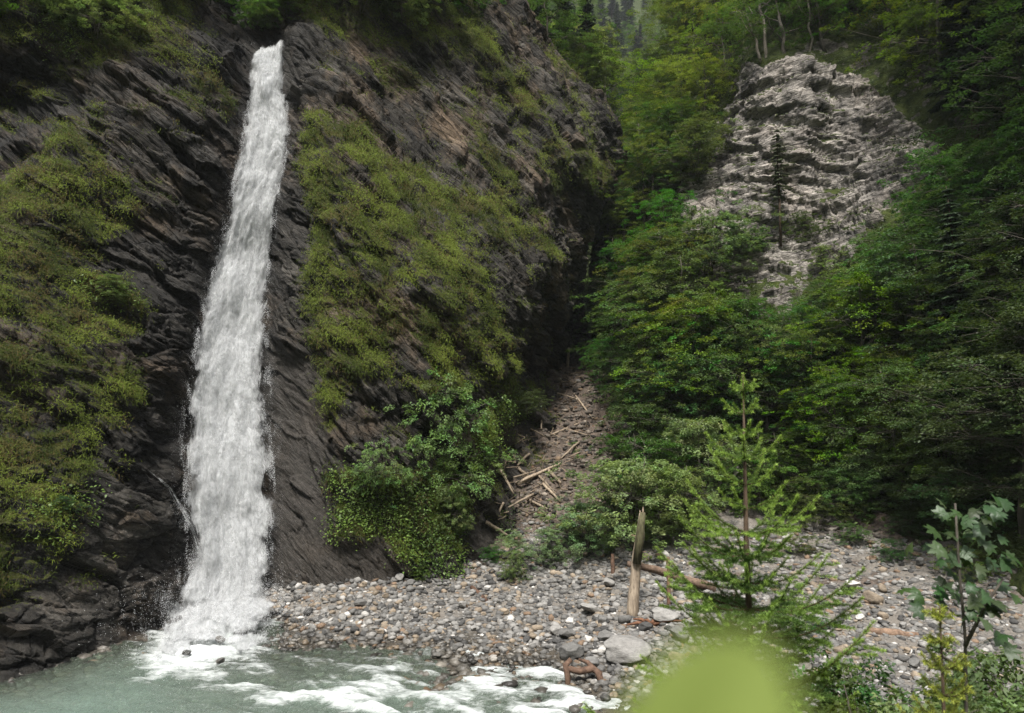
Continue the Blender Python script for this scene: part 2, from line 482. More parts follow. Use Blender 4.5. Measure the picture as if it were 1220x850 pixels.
# ------------------------------------------------------------------ cliff with the waterfall
D1 = [(-200, 860, 21), (0, 803, 23.8), (80, 780, 25.7), (150, 760, 28), (215, 735, 31.2), (270, 715, 33.2), (330, 700, 33.2), (400, 690, 33), (490, 690, 34), (560, 680, 35.5), (610, 640, 38), (640, 600, 41), (640, 540, 45.5), (650, 480, 51), (670, 430, 60),
      (-200, 620, 23), (0, 620, 25.5), (100, 620, 28), (200, 620, 31.2), (268, 620, 34.4), (335, 620, 34), (400, 620, 33.6), (480, 620, 34.2), (560, 620, 36.5),
      (-200, 500, 24), (0, 500, 27), (100, 500, 29.2), (190, 500, 32), (268, 500, 35.6), (335, 500, 35), (380, 500, 34.2), (450, 500, 34.6), (540, 500, 37), (600, 500, 41),
      (-200, 400, 25), (0, 400, 28), (80, 400, 29.8), (160, 400, 31.8), (215, 400, 33.5), (280, 400, 37), (340, 400, 36), (390, 400, 34.5), (470, 400, 35), (560, 400, 37.5), (600, 400, 40.5), (640, 400, 45), (680, 400, 57),
      (-200, 300, 26.5), (0, 300, 29.2), (70, 300, 30.8), (160, 300, 33), (235, 300, 34.8), (292, 300, 38.2), (347, 300, 37), (380, 300, 34.6), (450, 300, 35.2), (530, 300, 37), (570, 300, 39.5), (605, 300, 43), (640, 300, 45.5), (680, 300, 51), (700, 300, 58),
      (-200, 200, 30), (-60, 200, 32), (5, 195, 34), (55, 205, 31.3), (110, 200, 33), (200, 200, 34.8), (262, 200, 36), (312, 200, 39.4), (357, 200, 38), (385, 200, 35.4), (430, 200, 36.8), (480, 190, 41), (540, 190, 43.5), (600, 200, 46), (660, 200, 49), (700, 200, 54), (735, 200, 61),
      (0, 120, 36.5), (60, 120, 36.2), (98, 135, 33.8), (170, 130, 35.2), (262, 130, 37), (315, 130, 40.5), (357, 130, 39), (395, 135, 38), (460, 130, 42.5), (520, 130, 45), (600, 130, 48), (660, 130, 51), (720, 130, 58.5),
      (-200, 50, 32), (0, 50, 34.5), (80, 50, 35), (180, 50, 36.5), (258, 50, 38.2), (320, 52, 42.0), (352, 50, 40.3), (400, 50, 41), (480, 50, 44.5), (560, 50, 48), (620, 50, 51.5), (660, 50, 57),
      (-200, -50, 34), (0, -50, 37), (150, -50, 39), (260, -50, 42), (320, -40, 46.5), (380, -50, 44), (480, -50, 47.5), (580, -50, 53),
      (-200, -220, 38), (0, -220, 42), (200, -220, 46), (320, -220, 52), (400, -220, 49), (540, -220, 57)]
D1 = np.array(D1, float)
t1 = TPS(D1[:, :2], np.log(D1[:, 2]), 400.0)


def Y1(px, py):
    return np.exp(t1(np.stack(np.broadcast_arrays(np.asarray(px, float), np.asarray(py, float)), -1)))


XR = np.array([[-220, 520], [-50, 590], [18, 628], [55, 658], [98, 694], [113, 718], [147, 734], [177, 738], [205, 735], [230, 724], [260, 708], [300, 702], [350, 701], [430, 692], [480, 675], [540, 655], [620, 640], [880, 640]], float)
nr, nc = 700, 640
rows = np.linspace(-220, 880, nr)
sx = np.linspace(0, 1, nc)
xr = np.interp(rows, XR[:, 0], XR[:, 1])
PX = -200 + (xr[:, None] + 200) * sx[None, :]
PY = np.broadcast_to(rows[:, None], PX.shape)
YY = Y1(PX, PY)
B = at(PX, PY, YY)
# the flank that turns away behind the skyline
kk = np.cumsum(np.linspace(0.3, 3.0, 16))
back = B[:, -1:, :] + np.stack([-0.10 * kk + 0 * rows[:, None], kk + 0 * rows[:, None], -0.012 * kk ** 1.5 + 0 * rows[:, None]], -1)
# keep it hidden: follow the sight line plus a little to the inside
dirn = B[:, -1:, :] - CAM; dirn = dirn / np.linalg.norm(dirn, axis=-1, keepdims=True)
back = B[:, -1:, :] + dirn * kk[None, :, None] + np.array([-0.16, 0, 0]) * kk[None, :, None]
B = np.concatenate([B, back], 1)
PXf = np.concatenate([PX, np.broadcast_to(PX[:, -1:], back.shape[:2])], 1); PYf = np.concatenate([PY, np.broadcast_to(PY[:, -1:], back.shape[:2])], 1)


def normals(B):
    du = np.gradient(B, axis=1); dv = np.gradient(B, axis=0)
    n = np.cross(du, dv); n /= np.linalg.norm(n, axis=-1, keepdims=True) + 1e-12
    return n


Nn = normals(B)
if (Nn[..., 1].mean() > 0): Nn = -Nn
pq = np.stack([PXf, PYf], -1)
wob = pq + 14 * np.stack([fbm(B * 0.5, 3), fbm(B * 0.5 + 50, 3)], -1)

MOSS1 = [[(366, 138), (420, 150), (470, 190), (530, 222), (600, 232), (640, 268), (655, 310), (610, 300), (565, 280), (600, 400), (612, 440), (560, 455), (545, 470), (420, 470), (385, 530), (372, 470), (385, 400), (368, 330), (372, 250), (358, 200)],
         [(392, 548), (420, 560), (520, 560), (585, 470), (640, 465), (630, 490), (585, 510), (560, 600), (545, 690), (500, 690), (450, 645), (392, 640)],
         [(330, 0), (330, -220), (540, -220), (580, -60), (575, 30), (520, 60), (440, 55), (370, 35)],
         [(520, 40), (560, 15), (600, 60), (640, 115), (662, 165), (640, 160), (600, 110), (560, 85)], [(548, 150), (560, 140), (600, 195), (640, 255), (600, 235)], [(650, 60), (668, 75), (715, 140), (700, 150)], [(440, 75), (470, 70), (500, 110), (470, 120)],
         [(640, 172), (700, 172), (728, 190), (712, 235), (650, 222)],
         [(560, 440), (600, 430), (640, 460), (630, 480), (590, 490)],
         [(60, 180), (95, 150), (150, 215), (165, 245), (130, 280), (110, 320), (180, 360), (140, 420), (60, 400), (-60, 380), (-200, 340), (-200, 230), (0, 230)],
         [(-200, 400), (60, 405), (170, 430), (175, 470), (110, 520), (60, 510), (-200, 520)],
         [(-200, 540), (100, 510), (120, 540), (60, 600), (100, 630), (60, 690), (-20, 700), (-200, 680)],
         [(-200, -220), (280, -220), (262, -20), (220, 30), (225, 95), (160, 70), (60, 105), (0, 80), (-200, 100)],
         [(205, 60), (245, 60), (285, 130), (275, 160), (225, 100)], [(290, -10), (345, -10), (345, 40), (300, 45)]]
BARE1 = [[(462, 280), (492, 282), (500, 320), (470, 330)], [(470, 390), (500, 395), (500, 455), (468, 450)], [(440, 322), (465, 325), (462, 350), (442, 345)], [(590, 285), (625, 280), (640, 400), (612, 410)]]
region = regions(wob, MOSS1, 16) * (1 - 0.8 * regions(wob, BARE1, 8))
flow = np.array([[45, 320, 26], [120, 318, 30], [180, 315, 35], [240, 302, 36], [300, 291, 38], [360, 280, 42], [420, 275, 47], [480, 273, 52], [560, 272, 54], [640, 276, 52], [700, 270, 56], [760, 250, 76]], float)
gc = np.interp(PYf, flow[:, 0], flow[:, 1]); gw = np.interp(PYf, flow[:, 0], flow[:, 2])
gully = 1 - sstep(0.8, 1.7, np.abs(PXf - gc) / gw)
gully *= (PYf > 20)
splash = 1 - sstep(1.0, 3.6, np.abs(PXf - gc) / gw)

warp = fbm(B * 0.25 + 5, 3)
big = 1.1 * fbm(B * 0.13 + 3, 3)
fine_iso = 0.02 * fbm(B * 4.5, 3)


def bedding(deg, seed):
    t = math.radians(deg)
    a_ = B[..., 0] * math.cos(t) - B[..., 2] * math.sin(t); b_ = B[..., 0] * math.sin(t) + B[..., 2] * math.cos(t)
    S = np.stack([a_, B[..., 1], b_], -1)
    led = terrace(b_ * 0.55 + 0.9 * warp, 0.3) - (b_ * 0.55 + 0.9 * warp)
    Sw = S + 0.35 * np.stack([fbm(B * 0.4, 2), fbm(B * 0.4 + 20, 2), fbm(B * 0.4 + 40, 2)], -1)
    f1, k1 = facets(Sw * np.array([0.16, 0.25, 0.60]), seed, 0.7)
    f2, k2 = facets(Sw * np.array([0.38, 0.6, 2.2]), seed + 1, 0.8)
    f3, k3 = facets(Sw * np.array([1.1, 1.6, 6.0]), seed + 2, 0.8)
    return 0.2 * led + 0.06 * ridged(S * np.array([0.16, 0.3, 0.9]), 5) + 0.45 * f1 + 0.22 * f2 + 0.08 * f3 - 0.15 * (1 - k1) - 0.08 * (1 - k2) + 0.05 * fbm(S * np.array([0.9, 1.5, 3.2]), 4), S


dl, S = bedding(36, 1); dr_, Sr = bedding(54, 11)
wr_ = sstep(350, 385, PXf + 14 * warp)
a_, b_ = S[..., 0], S[..., 2]
disp = big + dl * (1 - wr_) + dr_ * wr_ + fine_iso
Bl = np.stack([a_ * 0.75, B[..., 1], b_ * 1.25], -1) + 0.5 * np.stack([fbm(B * 0.6 + 60, 2)] * 3, -1)
l1, l2, l3 = np.abs(perlin(Bl * 0.55)), np.abs(perlin(Bl * 1.15 + 7)), np.abs(perlin(Bl * 2.6))
lump = 0.9 * l1 + 0.75 * l2 + 0.3 * l3
disp = disp * (1 - 0.30 * region) + region * (0.5 * lump - 0.1)
disp *= (1 - 0.75 * gully)
grit = regions(wob, [[(330, 420), (380, 420), (392, 560), (398, 640), (500, 690), (480, 715), (320, 725), (326, 560)]], 12)
disp *= 1 - 0.6 * grit
edgef = np.ones(nc + 16); edgef[nc - 1:] = np.linspace(0.5, 0.15, 17)
disp *= edgef[None, :]
C1 = B + Nn * disp[..., None] * np.array([1, 1, 1])
n2 = normals(C1)
if n2[..., 1].mean() > 0: n2 = -n2
up = n2[..., 2]
patch = fbm(B * 0.55 + 31, 4)
moss = region * sstep(-0.22, 0.42, up * 1.15 + 0.95 * patch + 0.7 * (lump - 0.42)) + 0.7 * (1 - region) * sstep(0.55, 0.85, up + 0.5 * patch - 0.1) * (1 - gully)
moss = np.clip(moss, 0, 1) * (1 - 0.9 * sstep(0.2, 0.9, splash) * (region < 0.7))
moss = moss * (1 - gully) * sstep(0.8, 3.0, C1[..., 2])
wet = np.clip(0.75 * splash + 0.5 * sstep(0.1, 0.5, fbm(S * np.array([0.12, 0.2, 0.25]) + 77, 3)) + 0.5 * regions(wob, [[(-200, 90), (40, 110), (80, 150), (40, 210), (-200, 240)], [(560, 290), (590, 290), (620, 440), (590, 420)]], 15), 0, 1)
wet = np.clip(wet + 0.8 * (1 - sstep(300, 350, PXf)) * (1 - 0.9 * regions(wob, [[(90, 100), (150, 100), (215, 190), (205, 260), (140, 230)], [(100, 470), (215, 490), (215, 690), (60, 765), (40, 700), (120, 600)]], 20)) + 0.5 * regions(wob, [[(300, -20), (345, -20), (345, 60), (295, 60)]], 10), 0, 1)  # last patch is painted shade: darkens the notch above the fall's lip
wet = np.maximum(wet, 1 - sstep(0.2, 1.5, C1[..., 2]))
soil = regions(wob, [[(395, 640), (440, 630), (500, 690), (490, 700), (380, 705)], [(555, 600), (590, 560), (600, 500), (680, 420), (740, 430), (700, 640), (560, 690)]], 10) * 0.85
soil = np.maximum(soil, 0.8 * grit)
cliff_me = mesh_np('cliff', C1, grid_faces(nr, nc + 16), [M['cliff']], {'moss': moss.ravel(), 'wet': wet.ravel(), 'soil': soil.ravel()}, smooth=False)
cliff = tag(link('cliff', cliff_me), 'dark wet layered rock cliff with mossy ledges on both sides of the waterfall', 'cliff', kind='structure')

# ------------------------------------------------------------------ forested slope with the pale rock face
D2 = []
for py, row in [(-200, [(820, 110), (900, 88), (1000, 76), (1200, 62), (1450, 48)]), (0, [(815, 92), (860, 74), (920, 63), (1000, 58), (1100, 53), (1220, 45), (1420, 35)]),
                (80, [(800, 86), (860, 66), (900, 57), (1000, 53.5), (1100, 49), (1220, 42), (1420, 33)]), (180, [(745, 78), (800, 65), (860, 57), (920, 53), (1000, 52), (1100, 47), (1220, 39), (1420, 31)]),
                (280, [(705, 69), (760, 61), (830, 54), (900, 51.8), (980, 50.4), (1060, 45.5), (1220, 37), (1420, 29)]), (380, [(700, 65), (760, 56), (850, 50), (920, 48.3), (1000, 45), (1100, 41.5), (1220, 35), (1420, 28)]),
                (470, [(705, 57), (780, 50), (880, 45.5), (1000, 41.8), (1100, 39), (1220, 33), (1420, 26)]), (560, [(760, 46), (850, 43), (950, 40), (1050, 37.4), (1220, 31.5), (1420, 25)]),
                (640, [(800, 39.5), (900, 37.5), (1000, 35.2), (1100, 32.8), (1220, 28), (1420, 22.5)]), (740, [(850, 36), (1000, 33), (1220, 25.5), (1420, 20.5)])]:
    D2 += [(px, py, Y) for px, Y in row]
D2 = np.array(D2, float)
t2 = TPS(D2[:, :2], np.log(D2[:, 2]), 400.0)


def Y2(px, py):
    return np.exp(t2(np.stack(np.broadcast_arrays(np.asarray(px, float), np.asarray(py, float)), -1)))


XL = np.array([[-220, 850], [0, 818], [100, 792], [170, 748], [230, 714], [300, 702], [430, 700], [480, 730], [540, 775], [600, 800], [780, 830]], float)
nr2, nc2 = 560, 520
rows2 = np.linspace(-220, 780, nr2); s2 = np.linspace(0, 1, nc2)
xl = np.interp(rows2, XL[:, 0], XL[:, 1])
PX2 = xl[:, None] + (1450 - xl[:, None]) * s2[None, :]
PY2 = np.broadcast_to(rows2[:, None], PX2.shape)
B2 = at(PX2, PY2, Y2(PX2, PY2))
d2 = B2[:, :1] - CAM; d2 = d2 / np.linalg.norm(d2, axis=-1, keepdims=True)
back2 = (B2[:, :1] + d2 * kk[None, :, None] * 1.6 + np.array([0.22, 0, 0]) * kk[None, :, None])[:, ::-1]
B2 = np.concatenate([back2, B2], 1)
PX2 = np.concatenate([np.repeat(PX2[:, :1], 16, 1), PX2], 1); PY2 = np.concatenate([PY2[:, :16], PY2], 1)
Nn2 = normals(B2)
if Nn2[..., 1].mean() > 0: Nn2 = -Nn2
ROCK2 = [[(880, 92), (905, 78), (960, 78), (1040, 105), (1085, 145), (1128, 182), (1088, 220), (1052, 250), (1022, 305), (968, 340), (925, 392), (900, 405), (905, 330), (880, 345), (815, 345), (812, 215), (850, 205), (868, 150)],
         [(1195, 20), (1240, 10), (1240, 115), (1200, 100)], [(735, 120), (775, 130), (770, 170), (745, 185)]]
wob2 = np.stack([PX2, PY2], -1) + 10 * np.stack([fbm(B2 * 0.4, 3), fbm(B2 * 0.4 + 50, 3)], -1)
rk = regions(wob2, ROCK2, 4)
ti = math.radians(12)
a2 = B2[..., 0] * math.cos(ti) - B2[..., 2] * math.sin(ti); b2 = B2[..., 0] * math.sin(ti) + B2[..., 2] * math.cos(ti)
S2 = np.stack([a2, B2[..., 1], b2], -1)
w2 = fbm(B2 * 0.22 + 2, 3)
q1 = b2 * 0.7 + 0.8 * w2
q2 = b2 * 1.9 + 1.4 * fbm(B2 * np.array([.3, .3, .5]) + 4, 3)
Sw2 = S2 + np.stack([0.4 * fbm(B2 * 0.4, 3), 0 * w2, 0.5 * w2 + 0.2 * fbm(B2 * 0.5 + 9, 3)], -1)
g1, j1 = facets(Sw2 * np.array([0.13, 0.3, 0.75]), 5, 0.7)
g2, j2 = facets(Sw2 * np.array([0.33, 0.6, 2.4]), 6, 0.8)
g3, j3 = facets(Sw2 * np.array([0.9, 1.5, 6.0]), 7, 0.8)
g4, j4 = facets(B2 * np.array([0.75, 0.6, 0.28]) + 0.3 * w2[..., None], 8, 0.9)
dr = 0.6 * fbm(B2 * 0.16, 3) + 0.13 * (terrace(q1, 0.3) - q1) + 0.06 * (terrace(q2, 0.3) - q2) + 0.08 * ridged(S2 * np.array([0.2, .4, 1.1]), 5) + 0.30 * g1 + 0.18 * g2 + 0.20 * g4 + 0.09 * g3 - 0.14 * (1 - j1) - 0.1 * (1 - j2) + 0.06 * fbm(S2 * np.array([1, 1.5, 3]), 4)
ds = 0.6 * fbm(B2 * 0.2, 4) + 0.15 * fbm(B2 * 1.1, 3)
rkw = sstep(-25, 12, poly_sd(wob2, ROCK2[0]))
dd = ds * (1 - rk) + (dr + 0.4) * rk
ef = np.ones(nc2 + 16); ef[:17] = np.linspace(0.1, 0.6, 17)
C2 = B2 + Nn2 * (dd * ef[None, :])[..., None]
n22 = normals(C2)
if n22[..., 1].mean() > 0: n22 = -n22
moss2 = np.clip((1 - rk) * sstep(-0.4, 0.5, n22[..., 2] + fbm(B2 * 0.5, 4)) + rk * sstep(0.5, 0.9, n22[..., 2] + 0.5 * fbm(B2 * 0.5 + 3, 4)), 0, 1)
soil2 = np.clip((1 - rk) * (1 - moss2) * 0.9, 0, 1)
wet2 = 0.7 * rk * sstep(0.12, 0.5, fbm(B2 * np.array([0.55, 0.4, 0.12]) + 12, 3))
slope_me = mesh_np('hillside', C2, grid_faces(nr2, nc2 + 16), [M['face']], {'moss': moss2.ravel(), 'wet': wet2.ravel(), 'soil': soil2.ravel()}, smooth=False)
hillside = tag(link('hillside', slope_me), 'steep wooded slope with a bare pale folded rock face', 'hillside', kind='structure')

# ------------------------------------------------------------------ far side of the gorge seen through the cleft
D3 = np.array([(500, -300, 420), (760, -300, 600), (980, -300, 420), (560, 0, 230), (660, 0, 300), (770, 0, 420), (860, 0, 320), (940, 0, 260), (600, 150, 110), (680, 150, 150), (760, 150, 240), (850, 150, 180), (620, 330, 80), (740, 330, 110), (860, 330, 100)], float)
t3 = TPS(D3[:, :2], np.log(D3[:, 2]), 400.0)


def Y3(px, py):
    return np.exp(t3(np.stack(np.broadcast_arrays(np.asarray(px, float), np.asarray(py, float)), -1)))


PX3, PY3 = np.meshgrid(np.linspace(500, 980, 130), np.linspace(-50, 360, 120))
B3 = at(PX3, PY3, Y3(PX3, PY3))
N3 = normals(B3)
if N3[..., 1].mean() > 0: N3 = -N3
C3 = B3 + N3 * (6.0 * fbm(B3 * 0.03, 4) + 1.2 * ridged(B3 * 0.12, 3))[..., None]
ms3 = 0.62 + 0.3 * sstep(-0.2, 0.3, fbm(B3 * 0.1, 3))
tag(link('hill', mesh_np('hill', C3, grid_faces(*PX3.shape), [M['far']], {'moss': ms3.ravel(), 'wet': 0 * ms3.ravel(), 'soil': 0 * ms3.ravel()})),
    'hazy distant wooded mountainside seen through the cleft of the gorge', 'hillside', kind='structure')

# ------------------------------------------------------------------ ground material and mesh
def ground_mat():
    m, nt, out = new_mat('gravel_ground'); g = N(nt)
    pos = g.n('ShaderNodeNewGeometry').outputs['Position']
    vs = []
    for sc in (5.0, 11.0):
        v = g.n('ShaderNodeTexVoronoi', i_Scale=sc, i_Randomness=1.0); g.l(pos, v.inputs['Vector']); vs.append(v)
    sep = g.n('ShaderNodeSeparateColor'); g.l(vs[1].outputs['Color'], sep.inputs[0])
    sep0 = g.n('ShaderNodeSeparateColor'); g.l(vs[0].outputs['Color'], sep0.inputs[0])
    peb = g.ramp(g.math('ADD', g.math('MULTIPLY', sep.outputs[0], 0.6), g.math('MULTIPLY', sep0.outputs[0], 0.4)), [(0.1, (0.04, 0.038, 0.035)), (0.45, (0.10, 0.094, 0.086)), (0.7, (0.16, 0.145, 0.125)), (0.95, (0.27, 0.255, 0.24))])  # pebble and sand tones lowered to stand in for shadow between stones
    sand = g.mix(g.noise(pos, 6.0, 5, 0.7), (0.10, 0.088, 0.075), (0.2, 0.178, 0.152))
    c = g.mix(g.ramp(g.noise(pos, 0.9, 5, 0.65), [(0.42, 0.0), (0.56, 1.0)]), peb, sand)
    so = g.mix(g.ramp(g.noise(pos, 2.2, 6, 0.7), [(0.35, 0.0), (0.7, 1.0)]), (0.035, 0.027, 0.021), (0.15, 0.115, 0.09))
    sm = g.ramp(g.math('ADD', g.attr('soil'), g.math('MULTIPLY', g.math('SUBTRACT', g.noise(pos, 2.5, 5, 0.7), 0.5), 0.7)), [(0.4, 0.0), (0.65, 1.0)])
    c = g.mix(sm, c, so)
    mo = g.mix(g.noise(pos, 4.0, 5), (0.025, 0.04, 0.01), (0.07, 0.095, 0.022))
    c = g.mix(g.ramp(g.math('ADD', g.attr('moss'), g.math('MULTIPLY', g.math('SUBTRACT', g.noise(pos, 3.0, 5, 0.7), 0.5), 0.8)), [(0.42, 0.0), (0.6, 1.0)]), c, mo)
    wet = g.attr('wet')
    c = g.mix(wet, c, g.mix(1.0, c, (0.42, 0.40, 0.36), 'MULTIPLY'))
    h = g.math('ADD', g.math('MULTIPLY', vs[0].outputs['Distance'], -0.6), g.math('MULTIPLY', vs[1].outputs['Distance'], -0.4))
    b = g.bump(h, 0.8, 0.12); b = g.bump(g.noise(pos, 14.0, 5, 0.7), 0.5, 0.04, b)
    p = g.n('ShaderNodeBsdfPrincipled'); p.inputs['Specular IOR Level'].default_value = 0.3
    g.l(c, p.inputs['Base Color']); g.l(b, p.inputs['Normal'])
    g.l(g.math('SUBTRACT', 0.9, g.math('MULTIPLY', wet, 0.5)), p.inputs['Roughness'])
    g.l(p.outputs[0], out.inputs[0]); return m


M['ground'] = ground_mat()
G3 = np.stack([GX, GY, GZ], -1)
gp = pix(np.where((GY > 6)[..., None], G3, np.array([0, 30, 0.])))
gwob = gp + 9 * np.stack([fbm(G3 * 0.6, 3), fbm(G3 * 0.6 + 40, 3)], -1)
SOILG = [[(575, 560), (640, 420), (760, 420), (740, 540), (790, 600), (700, 640), (640, 640), (560, 690), (500, 690), (560, 640)], [(990, 560), (1120, 600), (1180, 640), (1060, 650), (1000, 620)], [(380, 640), (500, 680), (480, 705), (380, 705)]]
soilg = np.maximum(np.maximum(regions(gwob, SOILG, 8) * 0.75, 0.62 * sstep(0.05, 0.4, fbm(G3 * np.array([.35, .35, 0]) + 5, 4)) * (gp[..., 0] > 820) * (gp[..., 1] < 730)), (GY < 14) * 0.9) * (GZ > 0.3)
mossg = np.maximum((GY < 12) * 0.8 * (GZ > 1.0), regions(gwob, [[(585, 600), (600, 600), (620, 640), (600, 660)], [(900, 540), (1000, 560), (1020, 610), (940, 620), (880, 600)], [(1180, 600), (1300, 560), (1300, 700), (1210, 700)]], 10) * 0.8)
mossg = np.where((np.abs(GX) > 40) | (GY > 64), 0.9, mossg)
wetg = 1 - sstep(0.12, 0.5, GZ + 0.15 * fbm(G3 * 0.8, 3))
tag(link('ground', mesh_np('ground', G3, grid_faces(*GX.shape)[:, ::-1], [M['ground']], {'soil': soilg.ravel(), 'moss': mossg.ravel(), 'wet': wetg.ravel()})),
    'gravel riverbank, debris fan and river bed', 'riverbank', kind='structure')

# ------------------------------------------------------------------ river
def river_mat():
    m, nt, out = new_mat('glacial_water'); g = N(nt)
    pos = g.n('ShaderNodeNewGeometry').outputs['Position']
    st = g.mapping(pos, rot=(0, 0, math.radians(18)), scale=(0.55, 1.5, 1.0))
    foam = g.attr('foam')
    fn = g.math('ADD', g.math('MULTIPLY', g.noise(st, 2.2, 8, 0.7, 0.8), 0.6), g.math('MULTIPLY', g.noise(st, 9.0, 5, 0.7, 0.4), 0.4))
    ff = g.ramp(g.math('ADD', foam, g.math('MULTIPLY', g.math('SUBTRACT', fn, 0.5), 1.5)), [(0.34, 0.0), (1.25, 1.0)])
    deep = g.attr('deep')
    milky = g.n('ShaderNodeBsdfDiffuse'); g.l(g.mix(deep, (0.205, 0.235, 0.185), (0.19, 0.26, 0.215)), milky.inputs[0])
    tr = g.n('ShaderNodeBsdfTransparent'); tr.inputs[0].default_value = (0.64, 0.78, 0.69, 1)
    body = g.n('ShaderNodeMixShader'); g.l(g.math('ADD', 0.12, g.math('MULTIPLY', deep, 0.44)), body.inputs[0]); g.l(tr.outputs[0], body.inputs[1]); g.l(milky.outputs[0], body.inputs[2])
    gl = g.n('ShaderNodeBsdfGlossy', i_Roughness=0.12)
    b = g.bump(g.math('ADD', g.noise(st, 4.5, 6, 0.65), g.math('MULTIPLY', g.noise(st, 16, 4, 0.6), 0.35)), 0.9, 0.12); g.l(b, gl.inputs['Normal'])
    fr = g.n('ShaderNodeFresnel', i_IOR=1.33); g.l(b, fr.inputs['Normal'])
    sur = g.n('ShaderNodeMixShader'); g.l(fr.outputs[0], sur.inputs[0]); g.l(body.outputs[0], sur.inputs[1]); g.l(gl.outputs[0], sur.inputs[2])
    fo = g.n('ShaderNodeBsdfPrincipled', i_Roughness=0.7); g.l(g.ramp(fn, [(0.3, (0.36, 0.40, 0.38)), (0.62, (0.74, 0.76, 0.75))]), fo.inputs['Base Color'])
    g.l(g.bump(fn, 0.8, 0.15), fo.inputs['Normal'])
    mx = g.n('ShaderNodeMixShader'); g.l(ff, mx.inputs[0]); g.l(sur.outputs[0], mx.inputs[1]); g.l(fo.outputs[0], mx.inputs[2])
    g.l(mx.outputs[0], out.inputs[0]); return m


M['river'] = river_mat()
rx = np.concatenate([np.arange(-70, -26, 0.5), np.arange(-26, 14, 0.075), np.arange(14, 60, 0.5)]); ry = np.concatenate([np.arange(4, 15, 0.4), np.arange(15, 34.5, 0.075)])
RX, RY = np.meshgrid(rx, ry)
Rp = np.stack([RX, RY, 0 * RX], -1)
an = math.radians(18)
ra = RX * math.cos(an) - RY * math.sin(an); rb = RX * math.sin(an) + RY * math.cos(an)
Rs = np.stack([ra * 0.45, rb * 1.1, 0 * ra], -1)
rp = pix(np.stack([RX, RY, 0 * RX], -1))
rap = np.exp(-(((rp[..., 0] - 590) / 200) ** 2 + ((rp[..., 1] - 842) / 58) ** 2))
rap += 0.75 * np.exp(-(((rp[..., 0] - 420) / 170) ** 2 + ((rp[..., 1] - 840) / 40) ** 2))
fall = np.exp(-((rp[..., 0] - 252 + 0.75 * (rp[..., 1] - 740)) / 66) ** 2) * (1 - sstep(780, 830, rp[..., 1] + 14 * fbm(Rp * 0.9, 3))) * (rp[..., 1] > 600)
calm = 1 - sstep(80, 330, rp[..., 0])
wv = (0.09 + 0.28 * np.clip(rap, 0, 1) + 0.2 * fall) * fbm(Rs * 1.0, 4) + 0.035 * (1 - 0.5 * calm) * ridged(Rs * 2.6, 3)
dep = -zat(RX, RY)
RZ = wv * 0.75
crest = ridged(Rs * 0.8 + 3, 4) * 0.5 + fbm(Rs * 1.0, 4) * 0.8
foam = np.clip(rap, 0, 1) * (0.10 + 0.45 * crest) + fall * (0.8 + 0.35 * crest) + (0.36 * crest * (1 - calm) - 0.06)
shal = np.exp(-np.abs(dep) / 0.08) * 0.25 * np.clip(rap + 0.3, 0, 1)
foam = np.clip(foam + shal, 0, 1.2)
deep = np.clip(sstep(0.05, 0.75, dep) * (0.55 + 0.45 * calm) + 0.25 * rap, 0, 1)
river = tag(link('river', mesh_np('river', np.stack([RX, RY, RZ], -1), grid_faces(*RX.shape)[:, ::-1], [M['river']], {'foam': foam.ravel(), 'deep': deep.ravel()})),
            'turquoise glacial river with white rapids', 'river', kind='structure')

# ------------------------------------------------------------------ waterfall
def fall_mat(name, alpha):
    m, nt, out = new_mat(name); g = N(nt)
    d = g.n('ShaderNodeBsdfDiffuse'); d.inputs[0].default_value = (0.87, 0.88, 0.885, 1)
    t = g.n('ShaderNodeBsdfTranslucent'); t.inputs[0].default_value = (0.87, 0.88, 0.885, 1)
    mx = g.n('ShaderNodeMixShader', i_0=0.3); g.l(d.outputs[0], mx.inputs[1]); g.l(t.outputs[0], mx.inputs[2])
    sh = mx.outputs[0]
    if alpha:
        uv = g.n('ShaderNodeCombineXYZ'); g.l(g.attr('across'), uv.inputs[0]); g.l(g.attr('along'), uv.inputs[1]); g.l(g.attr('layer'), uv.inputs[2])
        n1 = g.noise(g.mapping(uv.outputs[0], scale=(1.8, 0.7, 3)), 1.0, 8, 0.7, 0.9); n2 = g.noise(g.mapping(uv.outputs[0], scale=(7.0, 2.2, 3)), 1.0, 7, 0.75, 0.6)
        f = g.math('ADD', g.attr('dens'), g.math('MULTIPLY', g.math('SUBTRACT', g.math('ADD', g.math('MULTIPLY', n1, 0.55), g.math('MULTIPLY', n2, 0.45)), 0.5), 2.6))
        a = g.ramp(f, [(0.25, 0.0), (0.95, 1.0)])
        tp = g.n('ShaderNodeBsdfTransparent'); m2 = g.n('ShaderNodeMixShader'); g.l(a, m2.inputs[0]); g.l(tp.outputs[0], m2.inputs[1]); g.l(sh, m2.inputs[2]); sh = m2.outputs[0]
        b = g.bump(g.math('ADD', n1, n2), 0.85, 0.55); g.l(b, d.inputs['Normal'])
    g.l(sh, out.inputs[0]); return m


M['fall'] = fall_mat('falling_water', True); M['drop'] = fall_mat('white_water', False)
FL = np.array([[44, 298, 343], [60, 297, 342], [85, 297, 340], [120, 292, 344], [155, 287, 348], [180, 283, 347], [210, 276, 341], [240, 270, 334], [270, 265, 330], [300, 257, 326], [360, 239, 322], [420, 227, 323], [480, 218, 328], [540, 212, 332], [600, 213, 331], [640, 218, 329], [680, 219, 328], [705, 208, 332], [730, 190, 336], [755, 172, 338], [775, 160, 325], [806, 150, 262]], float)
cy1 = lambda px, py: Y1(px, py)
nfr, nfc = 460, 76
for_layers = []
wf = bpy.data.objects.new('waterfall', None); COL.objects.link(wf)
wbase = shore_pt(np.array(262.), np.array(752.)); wf.location = wbase
tag(wf, 'tall white waterfall plunging down a gully in the dark cliff into the river', 'waterfall')


